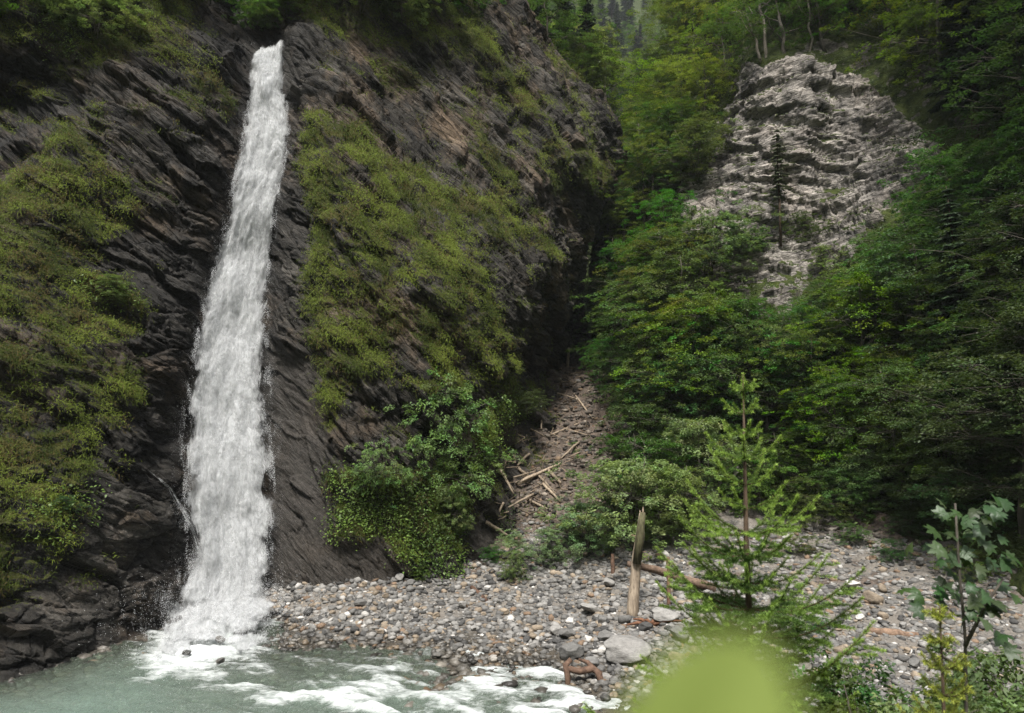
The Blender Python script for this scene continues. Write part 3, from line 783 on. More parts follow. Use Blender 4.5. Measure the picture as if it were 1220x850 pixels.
def fall_depth(px, py):
    """distance of the water: just in front of the rock, running out over the boulders at the foot"""
    Yc = Y1(px, np.minimum(py, 715)) - 0.75 - 0.5 * sstep(250, 600, py)
    d = ray(px, py)
    zg = 0.12 + 0.55 * (1 - sstep(715, 775, py))
    Yg = (zg - CAM[2]) / (d[..., 2] / d[..., 1])
    Yg = np.where(d[..., 2] < -0.02, Yg, 1e3)
    return np.minimum(Yc, Yg)


VV, FF, AC, AL, LA, DE = [], [], [], [], [], []
nv = 0
for L in range(3):
    py = np.linspace(46, 806, nfr); u = np.linspace(-1.3, 1.3, nfc)
    l = np.interp(py, FL[:, 0], FL[:, 1]); r = np.interp(py, FL[:, 0], FL[:, 2])
    U, PYg = np.meshgrid(u, py)
    PYg = PYg + (5 - 8 * U) * (1 - sstep(46, 90, PYg))
    PXg = ((l + r) / 2)[:, None] + U * ((r - l) / 2)[:, None]
    Yd = fall_depth(PXg, PYg) - 0.24 * L + 0.45 * U ** 2 * (PYg < 700)
    Pw = at(PXg, PYg, Yd)
    al = np.cumsum(np.concatenate([[0], np.linalg.norm(np.diff(Pw[:, nfc // 2], axis=0), axis=1)]))[:, None] + 0 * U
    wd = ((r - l) / 2 * Yd[:, nfc // 2] / F)[:, None]
    ac = U * wd
    nz = fbm(np.stack([ac * 1.6, al * 0.35, 0 * ac + L * 9], -1), 5)
    nz2 = fbm(np.stack([ac * 1.1, al * 0.45, 0 * ac + L * 9 + 4], -1), 4)
    Pw = Pw + np.stack([0.12 * nz2, (-0.35 * nz - 0.15 * nz2) * (1 - 0.7 * sstep(700, 740, PYg)), 0.12 * nz2 + 0.25 * np.clip(nz, 0, 1) * sstep(690, 730, PYg)], -1)
    lo_ = sstep(330, 620, PYg)
    ragged = fbm(np.stack([al * 0.5, 3.0 * np.sign(U), 0 * al + L * 5], -1), 5) * (0.16 + 0.16 * lo_)
    edge = 1 - np.abs(U + 0.0) + ragged + 0.05
    den = 1.25 * sstep(-0.12 + 0.0 * L, 0.55, edge) - 0.32 - 0.36 * L + 0.32 * edge
    den = den - 0.45 * sstep(0.35, 0.8, U) * sstep(370, 430, PYg) * (1 - sstep(560, 640, PYg)) - 0.3 * sstep(-0.3, -0.85, U) * sstep(450, 520, PYg) * (1 - sstep(600, 690, PYg))
    foot = fbm(np.stack([PXg * 0.03, PYg * 0.05, 0 * PXg + L], -1), 4)
    den = den - 1.9 * sstep(738, 806, PYg + 50 * foot - 0.12 * (262 - PXg)) - 1.3 * sstep(0.75, 1.25, np.abs(U)) * (PYg > 660)
    den = den - 1.2 * (1 - sstep(0, 0.03, (PYg - PYg[:1]) / 300.0))
    VV.append((Pw - wbase).reshape(-1, 3)); FF.append(grid_faces(nfr, nfc) + nv); nv += Pw[..., 0].size
    AC.append(ac.ravel()); AL.append(al.ravel()); LA.append(np.full(ac.size, L * 3.7)); DE.append(den.ravel())
link('falling_water', mesh_np('falling_water', np.vstack(VV), np.vstack(FF), [M['fall']], {'across': np.concatenate(AC), 'along': np.concatenate(AL), 'layer': np.concatenate(LA), 'dens': np.concatenate(DE)}), wf)


def strands(n, y0r, y1r, lenr, wr, spread, out_r, segs=7):
    y0 = R.uniform(*y0r, n); ln = R.uniform(*lenr, n); u0 = np.clip(R.normal(0, spread, n), -1.12, 1.12)
    t = np.linspace(0, 1, segs)
    py = np.minimum(y0[:, None] + t[None] * ln[:, None], y1r)
    l = np.interp(py, FL[:, 0], FL[:, 1]); r = np.interp(py, FL[:, 0], FL[:, 2])
    u = u0[:, None] + 0.018 * np.cumsum(R.normal(size=(n, segs)), 1)
    px = (l + r) / 2 + u * (r - l) / 2
    Yd = fall_depth(px, py) - R.uniform(*out_r, n)[:, None] * (1 - 0.5 * np.abs(u)) - 0.12 * np.sin(t * np.pi)[None]
    P = at(px, py, Yd)
    w = R.uniform(*wr, n)[:, None] * np.sin(np.pi * np.clip(t, 0.02, 0.98))[None] ** 0.6
    off = np.stack([w, 0 * w, 0 * w], -1)
    V = np.stack([P - off, P + off], 2).reshape(n, segs * 2, 3)
    k = np.arange(segs - 1) * 2
    f = np.stack([k, k + 1, k + 3, k + 2], -1)
    Fc = (f[None] + (np.arange(n) * segs * 2)[:, None, None]).reshape(-1, 4)
    return V.reshape(-1, 3), Fc


# droplets thrown off at the rim and at the foot
na, nb_, nc_ = 40000, 60000, 70000
ypx = np.concatenate([R.uniform(50, 715, na), R.normal(735, 26, nb_), R.uniform(120, 700, nc_)])
nd = len(ypx)
l = np.interp(ypx, FL[:, 0], FL[:, 1]); r = np.interp(ypx, FL[:, 0], FL[:, 2])
ud = np.concatenate([R.normal(0, .55, na), R.normal(0, 0.62, nb_), np.sign(R.normal(size=nc_)) * R.normal(0.88, 0.10, nc_)])
xpx = (l + r) / 2 + ud * (r - l) / 2
cl_ = fbm(np.stack([xpx * 0.10, ypx * 0.030, 0 * xpx], -1), 4)
keep = R.random(nd) < np.where(np.abs(ud) > .7, sstep(-.15, .45, cl_) * .9 + .05, sstep(-.3, .5, cl_))
ypx, ud, xpx = ypx[keep], ud[keep], xpx[keep]; nd = len(ypx)
Pd = at(xpx, ypx, fall_depth(xpx, ypx) - R.uniform(0.0, 0.9, nd) * (1 - .6 * np.clip(np.abs(ud), 0, 1))) + np.stack([0 * ypx, 0 * ypx, R.exponential(0.30, nd) * (ypx > 670)], -1)
tet = np.array([[1, 1, 1], [1, -1, -1], [-1, 1, -1], [-1, -1, 1]], float) * 0.6
sz = (0.003 + 0.006 * R.random(nd) ** 2) * np.where((np.abs(ud) > .95) & (ypx < 690), .6, 1.0)
V = (Pd[:, None] + tet[None] * sz[:, None, None] * np.array([1, 1, 2.2])).reshape(-1, 3) - wbase
Fd = (np.array([[0, 1, 2], [0, 3, 1], [0, 2, 3], [1, 3, 2]])[None] + (np.arange(nd) * 4)[:, None, None]).reshape(-1, 3)
o = link('spray', mesh_np('spray', V, Fd, [M['drop']]), wf); o['kind'] = 'stuff'

# the small side trickle over the ribbed rock
from mathutils.bvhtree import BVHTree
cs = C1[100:700:2, ::2]
bvh = BVHTree.FromPolygons([tuple(p) for p in cs.reshape(-1, 3)], grid_faces(*cs.shape[:2]).tolist())


def on_cliff(px, py, off=0.06):
    d = ray(px, py); d = d / np.linalg.norm(d)
    h = bvh.ray_cast(Vector(CAM), Vector(d))
    return np.array(h[0]) - d * off if h[0] is not None else at(px, py, float(Y1(px, py)) - .5)


def surf(px, py):
    """first rock or ground met along a sight line"""
    a = ghit(px, py)[0]; d = ray(px, py); d = d / np.linalg.norm(d)
    h = bvh.ray_cast(Vector(CAM), Vector(d))
    if h[0] is not None and h[0].y < a[1]: return np.array(h[0])
    return a


tp_ = np.array([(176, 560), (190, 571), (203, 582), (212, 598), (220, 612), (228, 628), (236, 650), (240, 675)], float)
pt = Parts()
base_t = on_cliff(238, 665)
for k in range(60):
    j = R.normal(0, 1, 2); s0 = R.uniform(0, 0.75); s1 = min(1.0, s0 + R.uniform(0.1, 0.3))
    tt = np.linspace(s0, s1, 7) * (len(tp_) - 1); ii = np.clip(tt.astype(int), 0, len(tp_) - 2); fr = (tt - ii)[:, None]
    q = tp_[ii] * (1 - fr) + tp_[ii + 1] * fr + j * np.array([.8, 1.0]) * (0.5 + tt[:, None] * 0.35)
    P = np.array([on_cliff(a, b, .05 + .1 * R.random()) for a, b in q])
    w = R.uniform(0.0015, 0.0045) * np.sin(np.pi * np.linspace(0.05, 0.95, 7))
    off = np.stack([w * 0.6, 0 * w, w * 0.8], -1)
    V = np.stack([P - off, P + off], 1).reshape(-1, 3); kq = np.arange(6) * 2
    pt.add(V - base_t, np.stack([kq, kq + 1, kq + 3, kq + 2], -1))
tag(link('water_trickle', pt.mesh('water_trickle', [M['drop']]), None, Vector(base_t)), 'thin side trickle slipping over dark ribbed rock into the foot of the waterfall', 'trickle')

# ------------------------------------------------------------------ stones
def ico(sub):
    import bmesh
    bm = bmesh.new(); bmesh.ops.create_icosphere(bm, subdivisions=sub, radius=1.0)
    V = np.array([v.co[:] for v in bm.verts]); Fc = np.array([[v.index for v in f.verts] for f in bm.faces]); bm.free()
    return V, Fc


def rock_shape(sub, cuts, rnd, nz=0.12):
    V, Fc = ico(sub); V = V.copy()
    for _ in range(cuts):
        n = rnd.normal(size=3); n /= np.linalg.norm(n); h = rnd.uniform(0.55, 0.85)
        d = V @ n; V -= np.clip(d - h, 0, None)[:, None] * n[None] * 0.93
    V *= (1 + nz * fbm(V * 1.3 + rnd.uniform(0, 50), 3))[:, None]
    return V, Fc


def stone_mat():
    m, nt, out = new_mat('river_stone'); g = N(nt)
    tc = g.n('ShaderNodeNewGeometry').outputs['Position']
    c = g.attr('Col', True)
    oc = g.n('ShaderNodeObjectInfo').outputs['Color']
    c = g.mix(1.0, c, oc, 'MULTIPLY')
    n1 = g.noise(tc, 7.0, 6, 0.7); n2 = g.noise(g.mapping(tc, rot=(0.3, 0.6, 0), scale=(1, 1, 5)), 5.0, 5, 0.6)
    c = g.mix(0.8, c, g.mix(1.0, c, g.ramp(g.math('ADD', g.math('MULTIPLY', n1, 0.6), g.math('MULTIPLY', n2, 0.4)), [(0.35, 0.55), (0.66, 1.3)]), 'MULTIPLY'))
    z = g.n('ShaderNodeSeparateXYZ'); g.l(tc, z.inputs[0])
    wet = g.ramp(g.math('ADD', z.outputs[2], g.math('MULTIPLY', g.math('SUBTRACT', n1, 0.5), 0.3)), [(0.10, 1.0), (0.30, 0.0)])
    c = g.mix(wet, c, g.mix(1.0, c, (0.5, 0.47, 0.42), 'MULTIPLY'))
    p = g.n('ShaderNodeBsdfPrincipled'); p.inputs['Specular IOR Level'].default_value = 0.35
    g.l(c, p.inputs['Base Color']); g.l(g.bump(g.math('ADD', n1, n2), 0.6, 0.04), p.inputs['Normal'])
    g.l(g.math('SUBTRACT', 0.82, g.math('MULTIPLY', wet, 0.5)), p.inputs['Roughness'])
    g.l(p.outputs[0], out.inputs[0]); return m


M['stone'] = stone_mat()
TONES = {'pale grey': (0.225, 0.215, 0.2), 'mid grey': (0.13, 0.125, 0.117), 'dark grey': (0.06, 0.058, 0.055), 'tan': (0.225, 0.18, 0.132), 'rusty brown': (0.17, 0.115, 0.075), 'whitish': (0.45, 0.43, 0.40)}
tone_n = list(TONES); tone_p = [0.29, 0.35, 0.18, 0.11, 0.04, 0.03]
rnd0 = np.random.default_rng(5)
proto = {}
for kind, cuts, sub, nz in (('angular', 13, 4, 0.14), ('rounded', 4, 3, 0.18), ('slab', 12, 4, 0.14)):
    for k in range(3):
        V, Fc = rock_shape(sub, cuts, rnd0, nz)
        if kind == 'slab': V = V * np.array([1, 0.85, 0.42])
        elif kind == 'angular': V = V * np.array([1, 0.8, 0.7])
        else: V = V * np.array([1, 0.85, 0.68])
        proto.setdefault(kind, []).append(mesh_np('stone', V, Fc, [M['stone']], {'Col': np.ones((len(V), 3))}, smooth=(kind == 'rounded')))

ZONES = [('beside the foot of the waterfall', [(318, 690), (372, 690), (372, 772), (318, 768)]),
         ('on the gravel below the mossy buttress', [(372, 690), (480, 690), (480, 735), (372, 735)]),
         ('on the damp waterline below the mossy buttress', [(372, 735), (480, 735), (480, 778), (372, 770)]),
         ('on the gravel below the leafy gully shrub', [(480, 690), (610, 655), (690, 650), (690, 735), (480, 735)]),
         ('at the edge of the rapids', [(480, 735), (610, 735), (640, 808), (520, 786), (480, 778)]),
         ('near the root stump in the rapids', [(610, 735), (690, 735), (690, 824), (640, 808)]),
         ('around the upright broken log', [(690, 650), (830, 650), (830, 745), (690, 745)]),
         ('on the bank in front of the upright broken log', [(690, 745), (830, 745), (830, 800), (740, 848), (690, 824)]),
         ('on the pale bank behind the young spruce', [(830, 660), (960, 625), (1000, 625), (1000, 800), (830, 800)]),
         ('on the scree between the spruce and the maple sapling', [(1000, 630), (1110, 650), (1110, 800), (1000, 820)]),
         ('behind the maple sapling', [(1110, 655), (1215, 700), (1215, 800), (1110, 800)]),
         ('in the debris gully', [(620, 600), (640, 540), (680, 450), (720, 450), (730, 520), (690, 600), (640, 640)])]
used_lab = {}
stones = []


def put_stone(p, size, kind, tone, label, group='stones on the riverbank', k=None, flat=1.0, stretch=1.0, sink=0.35, rz=None):
    me = proto[kind][R.integers(0, 3) if k is None else k]
    o = link('stone', me, None, Vector(p) + Vector((0, 0, size * flat * 0.42 * (1 - sink))))
    o.scale = (size * 0.5 * stretch, size * 0.5, size * 0.5 * flat)
    o.rotation_euler = (R.normal(0, 0.18), R.normal(0, 0.18), R.uniform(0, 6.28) if rz is None else rz)
    c = np.array(TONES[tone]) * R.uniform(0.85, 1.15)
    o.color = (*c, 1)
    tag(o, label, 'stone', group)
    stones.append((p[0], p[1], size)); return o


BOUL = [(706, 733, 46, .42, 'slab', 'pale grey', 'broad flat pale boulder lying beside the foot of the upright log'),
        (682, 786, 46, 1.0, 'angular', 'mid grey', 'upright layered grey boulder just behind the root stump'),
        (748, 790, 92, .5, 'slab', 'pale grey', 'largest pale slab boulder on the bank beside the root stump'),
        (704, 797, 30, .9, 'angular', 'mid grey', 'grey wedge boulder between the stump arch and the big slab'),
        (700, 765, 16, 1.0, 'rounded', 'whitish', 'small white rounded stone above the stump boulders'),
        (722, 765, 34, .7, 'angular', 'mid grey', 'mid grey boulder behind the biggest pale slab'),
        (675, 762, 30, .7, 'slab', 'mid grey', 'flat grey boulder uphill of the layered upright boulder'),
        (744, 742, 22, .9, 'rounded', 'mid grey', 'rounded grey boulder touching the foot of the upright log'),
        (770, 752, 30, .8, 'angular', 'dark grey', 'dark boulder on the river side of the fallen log'),
        (792, 742, 52, .5, 'slab', 'pale grey', 'long pale slab beneath the fallen log'),
        (810, 765, 44, .6, 'slab', 'mid grey', 'grey slab next to the young spruce branches by the water'),
        (640, 752, 20, .8, 'rounded', 'tan', 'tan round boulder at the end of the sand patch'),
        (606, 820, 30, .6, 'rounded', 'dark grey', 'dark wet boulder awash in the rapids'),
        (560, 775, 20, .7, 'angular', 'mid grey', 'grey block at the lip of the rapids'),
        (725, 700, 24, .7, 'slab', 'pale grey', 'pale flat stone left of the fallen log tip'),
        (718, 778, 20, .8, 'rounded', 'whitish', 'whitish rounded boulder tucked behind the biggest slab'),
        (286, 745, 20, .9, 'angular', 'dark grey', 'dark wet rock standing in the white water at the fall foot'),
        (262, 758, 18, .9, 'angular', 'mid grey', 'grey rock in the middle of the splash pool'),
        (222, 776, 15, .6, 'angular', 'dark grey', 'small black rock at the outer rim of the splash pool'),
        (214, 735, 40, .8, 'angular', 'dark grey', 'large dark boulder against the cliff beside the splash'),
        (262, 784, 13, .5, 'angular', 'mid grey', 'low grey rock where the splash meets calm water'),
        (310, 832, 16, .6, 'rounded', 'rusty brown', 'rust red stone awash in the calm turquoise water'),
        (127, 800, 16, .5, 'rounded', 'mid grey', 'grey stone near the cliff foot in calm water'),
        (172, 782, 18, .5, 'rounded', 'tan', 'tan stone at the shallow rim below the dark cliff'),
        (440, 800, 20, .5, 'slab', 'tan', 'tan slab barely awash in the shallows below the buttress'),
        (350, 790, 18, .5, 'slab', 'mid grey', 'grey slab barely awash in the shallows near the waterfall'),
        (1040, 718, 34, .8, 'rounded', 'tan', 'tan boulder on the scree beside the short brown log'),
        (1016, 702, 28, .6, 'slab', 'whitish', 'whitish slab on the scree uphill of the short brown log')]
for (px, py, w, flat, kind, tone, lab) in BOUL:
    p = ghit(px, py)[0]
    if p[2] < -0.12: p = shore_pt(np.array(float(px)), np.array(float(py)), -0.12)
    if 'white water' in lab or 'splash' in lab:
        p = at(px, py + 6, float(fall_depth(np.array(float(px)), np.array(float(py)))) - .25); p[2] = min(p[2], .02); w *= 1.25; flat = .7
    put_stone(p, w * p[1] / F * 0.70, kind, tone, lab, 'boulders by the river', flat=flat / {'slab': .42, 'angular': .7, 'rounded': .68}[kind] * 0.8, rz=R.uniform(-0.5, 0.5))

size_words = lambda s: 'large' if s > 0.48 else ('medium' if s > 0.34 else 'small')
tries = 0; count = 0
while count < 272 and tries < 8000:
    tries += 1
    zi = R.choice(len(ZONES), p=np.array([6, 11, 10, 13, 14, 8, 12, 10, 8, 11, 8, 6]) / 117.0)
    zn, poly = ZONES[zi]; pa = np.array(poly, float)
    q = R.uniform(pa.min(0), pa.max(0))
    if poly_sd(q[None], pa)[0] < 0: continue
    p = ghit(*q)[0]
    s = float(np.clip(0.28 + R.exponential(0.10), 0.24, 0.62))
    if 'scree' in zn or 'maple' in zn: s *= 0.9
    if any((p[0] - a) ** 2 + (p[1] - b) ** 2 < (0.42 * (s + c)) ** 2 for a, b, c in stones): continue
    if p[2] < -0.15: continue
    tone = R.choice(tone_n, p=tone_p); kind = ['angular', 'rounded', 'slab'][R.choice(3, p=[0.4, 0.35, 0.25])]
    lab = f"{size_words(s)} {tone} {'flat' if kind == 'slab' else kind} stone {zn}"
    put_stone(p, s, kind, str(tone), lab); count += 1

# uncountable small gravel
def gravel(n, polys, smin, smax, seed, zmin=-0.9):
    rr = np.random.default_rng(seed)
    vs, fs, cs = [], [], []
    shapes = [rock_shape(1, 8, rr, 0.2) for _ in range(14)]
    P = []
    areas = np.array([np.ptp(np.array(p)[:, 0]) * np.ptp(np.array(p)[:, 1]) * w for p, w in polys]); areas = areas / areas.sum()
    for (poly, w), a in zip(polys, areas):
        pa = np.array(poly, float); k = int(n * a)
        q = rr.uniform(pa.min(0), pa.max(0), (k * 3, 2)); q = q[poly_sd(q, pa) > 0][:k]
        for i in range(0, len(q), 800): P.append(ghit(q[i:i + 800, 0], q[i:i + 800, 1], n=300))
    P = np.vstack(P); P = P[(P[:, 2] > zmin) & (P[:, 1] < 65)]
    n0 = 0
    for p in P:
        V, Fc = shapes[rr.integers(14)]
        s = (smin + (smax - smin) * rr.random() ** 2.6) * (0.6 + p[1] / 60) * 0.5
        a, b, c = rr.uniform(0, 6.28, 3); ca, sa = math.cos(a), math.sin(a)
        Q = V * np.array([1, rr.uniform(.6, .95), rr.uniform(.3, .65)]) * s
        t = rr.normal(0, .3); ct, st_ = math.cos(t), math.sin(t)
        Q = np.stack([Q[:, 0], Q[:, 1] * ct - Q[:, 2] * st_, Q[:, 1] * st_ + Q[:, 2] * ct], -1)
        Q = np.stack([Q[:, 0] * ca - Q[:, 1] * sa, Q[:, 0] * sa + Q[:, 1] * ca, Q[:, 2]], -1) + p + np.array([0, 0, s * 0.22])
        vs.append(Q); fs.append(Fc + n0); n0 += len(V)
        col = np.array(TONES[tone_n[rr.choice(6, p=tone_p)]]) * rr.uniform(0.75, 1.2)
        if p[2] > 3.0: col = col * np.array([0.6, 0.53, 0.46])
        cs.append(np.broadcast_to(col, (len(V), 3)))
    return mesh_np('gravel', np.vstack(vs), np.vstack(fs), [M['stone']], {'Col': np.vstack(cs)}, smooth=False)


gm = gravel(23000, [([(318, 688), (400, 692), (500, 690), (600, 655), (690, 650), (830, 655), (830, 800), (740, 848), (690, 826), (560, 792), (450, 774), (318, 768)], 1.5),
                    ([(830, 650), (1000, 620), (1110, 645), (1215, 690), (1215, 830), (1000, 848), (830, 848)], 1.0),
                    ([(600, 640), (640, 540), (670, 430), (720, 430), (740, 520), (780, 600), (780, 650), (640, 655)], 1.1),
                    ([(150, 770), (320, 768), (560, 795), (690, 830), (720, 850), (0, 850), (0, 806)], 0.6)], 0.11, 0.5, 11)
sub = gravel(1500, [([(100, 775), (320, 768), (450, 776), (560, 796), (690, 832), (720, 850), (0, 850), (0, 812)], 1.0)], 0.22, 0.8, 12, -1.2)
tag(link('gravel', sub), 'stones lying under the shallow river water', 'gravel', kind='stuff')
tag(link('gravel', gm), 'loose small stones and gravel covering the riverbank', 'gravel', kind='stuff')

# ------------------------------------------------------------------ moss-grass tufts hanging on the ledges (ground cover)
def tufts(name, P, Nv, n, wgt, blen, bw, cols, blades, seed, droop=0.9, spread=0.22):
    rr = np.random.default_rng(seed)
    w = np.clip(wgt, 0, None).ravel(); w = w / w.sum()
    idx = rr.choice(w.size, n, p=w)
    c = P.reshape(-1, 3)[idx]; nn = Nv.reshape(-1, 3)[idx]
    tone = fbm(c * 0.5 + 90, 3); t2_ = rr.uniform(size=n)
    ca = np.array(cols)
    mixv = np.clip(0.48 + 1.5 * tone + 0.35 * (t2_ - 0.5), 0, 1)[:, None]
    col = ca[0] * (1 - mixv) + ca[1] * mixv
    brown = (rr.uniform(size=n) < 0.06 + 0.6 * sstep(0.1, 0.5, fbm(c * 0.8 + 44, 3)))[:, None]
    col = np.where(brown, ca[2], col)
    K = blades
    L = blen * rr.uniform(0.55, 1.35, (n, K)) * rr.uniform(0.7, 1.3, n)[:, None]
    dirv = nn[:, None] * 0.55 + np.array([0, 0, -0.2]) + rr.normal(0, 0.5, (n, K, 3))
    dirv /= np.linalg.norm(dirv, axis=-1, keepdims=True)
    root = c[:, None] + rr.normal(0, spread, (n, K, 3)) * np.array([1, 0.5, 0.7]) - nn[:, None] * 0.05
    side = np.cross(dirv, np.array([0, -1.0, 0.2])); side /= np.linalg.norm(side, axis=-1, keepdims=True) + 1e-9
    wv_ = (bw * rr.uniform(0.6, 1.4, (n, K)))[..., None]
    mid = root + dirv * (L * 0.55)[..., None]
    tip = root + dirv * (L * 0.85)[..., None] + np.array([0, 0, -1]) * (L * droop * rr.uniform(0.2, 0.8, (n, K)))[..., None]
    V = np.stack([root - side * wv_ * .6, root + side * wv_ * .6, mid - side * wv_, mid + side * wv_, tip - side * wv_ * .15, tip + side * wv_ * .15], 2).reshape(-1, 3)
    m = n * K; f = np.array([[0, 1, 3, 2], [2, 3, 5, 4]])
    Fc = (f[None] + (np.arange(m) * 6)[:, None, None]).reshape(-1, 4)
    cc = col[:, None, None] * rr.uniform(0.92, 1.08, (n, K, 1))[..., None] * np.ones((1, 1, 6, 1))
    return V, Fc, cc.reshape(-1, 3)


area1 = np.linalg.norm(np.cross(np.gradient(C1, axis=0), np.gradient(C1, axis=1)), axis=-1)
area1 = np.minimum(area1, 0.03)
inview = (PXf > -60) & (PXf < 760) & (PYf > -60) & (PYf < 720)
gcol = [(0.04, 0.056, 0.012), (0.130, 0.165, 0.029), (0.088, 0.07, 0.027)]
v, f, c = tufts('t', C1, n2, 44000, area1 * sstep(0.35, 0.85, moss) * sstep(-0.5, 0.3, up) * (0.4 + 0.6 * sstep(0.3, 0.75, lump)) * inview, 0.15, 0.011, gcol, 12, 21)
tag(link('moss_grass', mesh_np('moss_grass', v, f, [M['grass']], {'Col': c})), 'tussocks of mossy grass hanging on the wet cliff ledges', 'moss', kind='stuff')


def leaf_quads(c, nrm, ax, size, rr, ratio=0.55):
    """one folded diamond leaf per row"""
    n = len(c)
    side = np.cross(nrm, ax); side /= np.linalg.norm(side, axis=-1, keepdims=True) + 1e-9
    s = size[:, None]
    V = np.stack([c, c + ax * s * .45 + side * s * ratio * .5 + nrm * s * .06, c + ax * s - nrm * s * 0.10, c + ax * s * .45 - side * s * ratio * .5 + nrm * s * .06], 1)
    Fc = np.arange(n * 4).reshape(n, 4)
    return V.reshape(-1, 3), Fc


def unit(v): return v / (np.linalg.norm(v, axis=-1, keepdims=True) + 1e-9)


def undergrowth(name, P, Nv, n, wgt, size, per, cols, seed, lift=0.25, spread=0.35):
    rr = np.random.default_rng(seed)
    w = np.clip(wgt, 0, None).ravel(); w = w / w.sum()
    idx = rr.choice(w.size, n, p=w)
    c = P.reshape(-1, 3)[idx]; nn = Nv.reshape(-1, 3)[idx]
    c = c[:, None] + rr.normal(0, spread, (n, per, 3)) + (nn[:, None] * 0.6 + np.array([0, 0, 0.5])) * rr.uniform(0, lift * 2, (n, per, 1))
    nr_ = unit(nn[:, None] * 0.5 + np.array([0, -0.1, 0.9]) + rr.normal(0, .38, (n, per, 3)))
    ax = rr.normal(size=(n, per, 3)); ax = ax - (ax * nr_).sum(-1, keepdims=True) * nr_; ax = unit(ax)
    V, Fc = leaf_quads(c.reshape(-1, 3), nr_.reshape(-1, 3), ax.reshape(-1, 3), (size * rr.uniform(.6, 1.4, n * per)), rr)
    ca = np.array(cols); t = np.clip(0.5 + fbm(P.reshape(-1, 3)[idx] * 0.35 + 33, 3) + rr.normal(0, .2, n), 0, 1)[:, None]
    col = (ca[0] * (1 - t) + ca[1] * t)[:, None, None] * rr.uniform(.7, 1.3, (n, per, 1, 1)) * np.ones((1, 1, 4, 1))
    return V, Fc, col.reshape(-1, 3)


area2 = np.minimum(np.linalg.norm(np.cross(np.gradient(C2, axis=0), np.gradient(C2, axis=1)), axis=-1), 0.12)
scr2 = (PX2 > 640) & (PX2 < 1300) & (PY2 > -120) & (PY2 < 680)
w2_ = area2 * (1 - rk) * sstep(-0.25, 0.3, fbm(B2 * 0.3 + 8, 3) + 0.25) * scr2
vv, ff, cc2 = [], [], []; nb = 0
for a in [(C2, n22, 7500, w2_, 0.17, 9, [(0.03, 0.05, 0.014), (0.07, 0.105, 0.026)], 31, 0.3, 0.4),
          (C1, n2, 1400, area1 * regions(wob, [[(400, 570), (450, 560), (520, 580), (585, 480), (640, 462), (635, 488), (590, 505), (555, 600), (545, 686), (500, 690), (455, 645), (398, 640)]], 8), 0.13, 10, [(0.055, 0.10, 0.02), (0.12, 0.185, 0.035)], 32, 0.15, 0.22),
          (C1, n2, 160, area1 * regions(wob, [[(20, 605), (110, 590), (110, 625), (40, 650)], [(95, 340), (170, 345), (170, 370), (100, 370)], [(40, 10), (110, 10), (100, 70), (50, 60)]], 6), 0.13, 10, [(0.07, 0.12, 0.025), (0.12, 0.18, 0.04)], 33, 0.15, 0.2),
          (G3, np.broadcast_to(np.array([0, -0.3, 0.95]), G3.shape), 2600, ((mossg > 0.4) & (GY > 24) & (GY < 60)) * 1.0, 0.14, 10, [(0.035, 0.06, 0.016), (0.085, 0.13, 0.03)], 34, 0.35, 0.35)]:
    P_, N_, n_, w_, s_, per, cl, sd, lf, spd = a
    v, f, c = undergrowth('u', P_, N_, n_, w_, s_, per, cl, sd, lf, spd)
    vv.append(v); ff.append(f + nb); nb += len(v); cc2.append(c)
tag(link('undergrowth', mesh_np('undergrowth', np.vstack(vv), np.vstack(ff), [M['under']], {'Col': np.vstack(cc2)})), 'leafy ground plants and ferns covering the wooded slopes', 'undergrowth', kind='stuff')

# ------------------------------------------------------------------ tree prototypes (unit: metres, base at the origin)
def curve_pts(a, b, n, sag, rr, jit):
    t = np.linspace(0, 1, n)[:, None]
    p = a * (1 - t) + b * t
    p = p + np.array([0, 0, 1]) * (np.sin(t * np.pi) * sag)
    p[1:-1] += rr.normal(0, jit, (n - 2, 3))
    return p


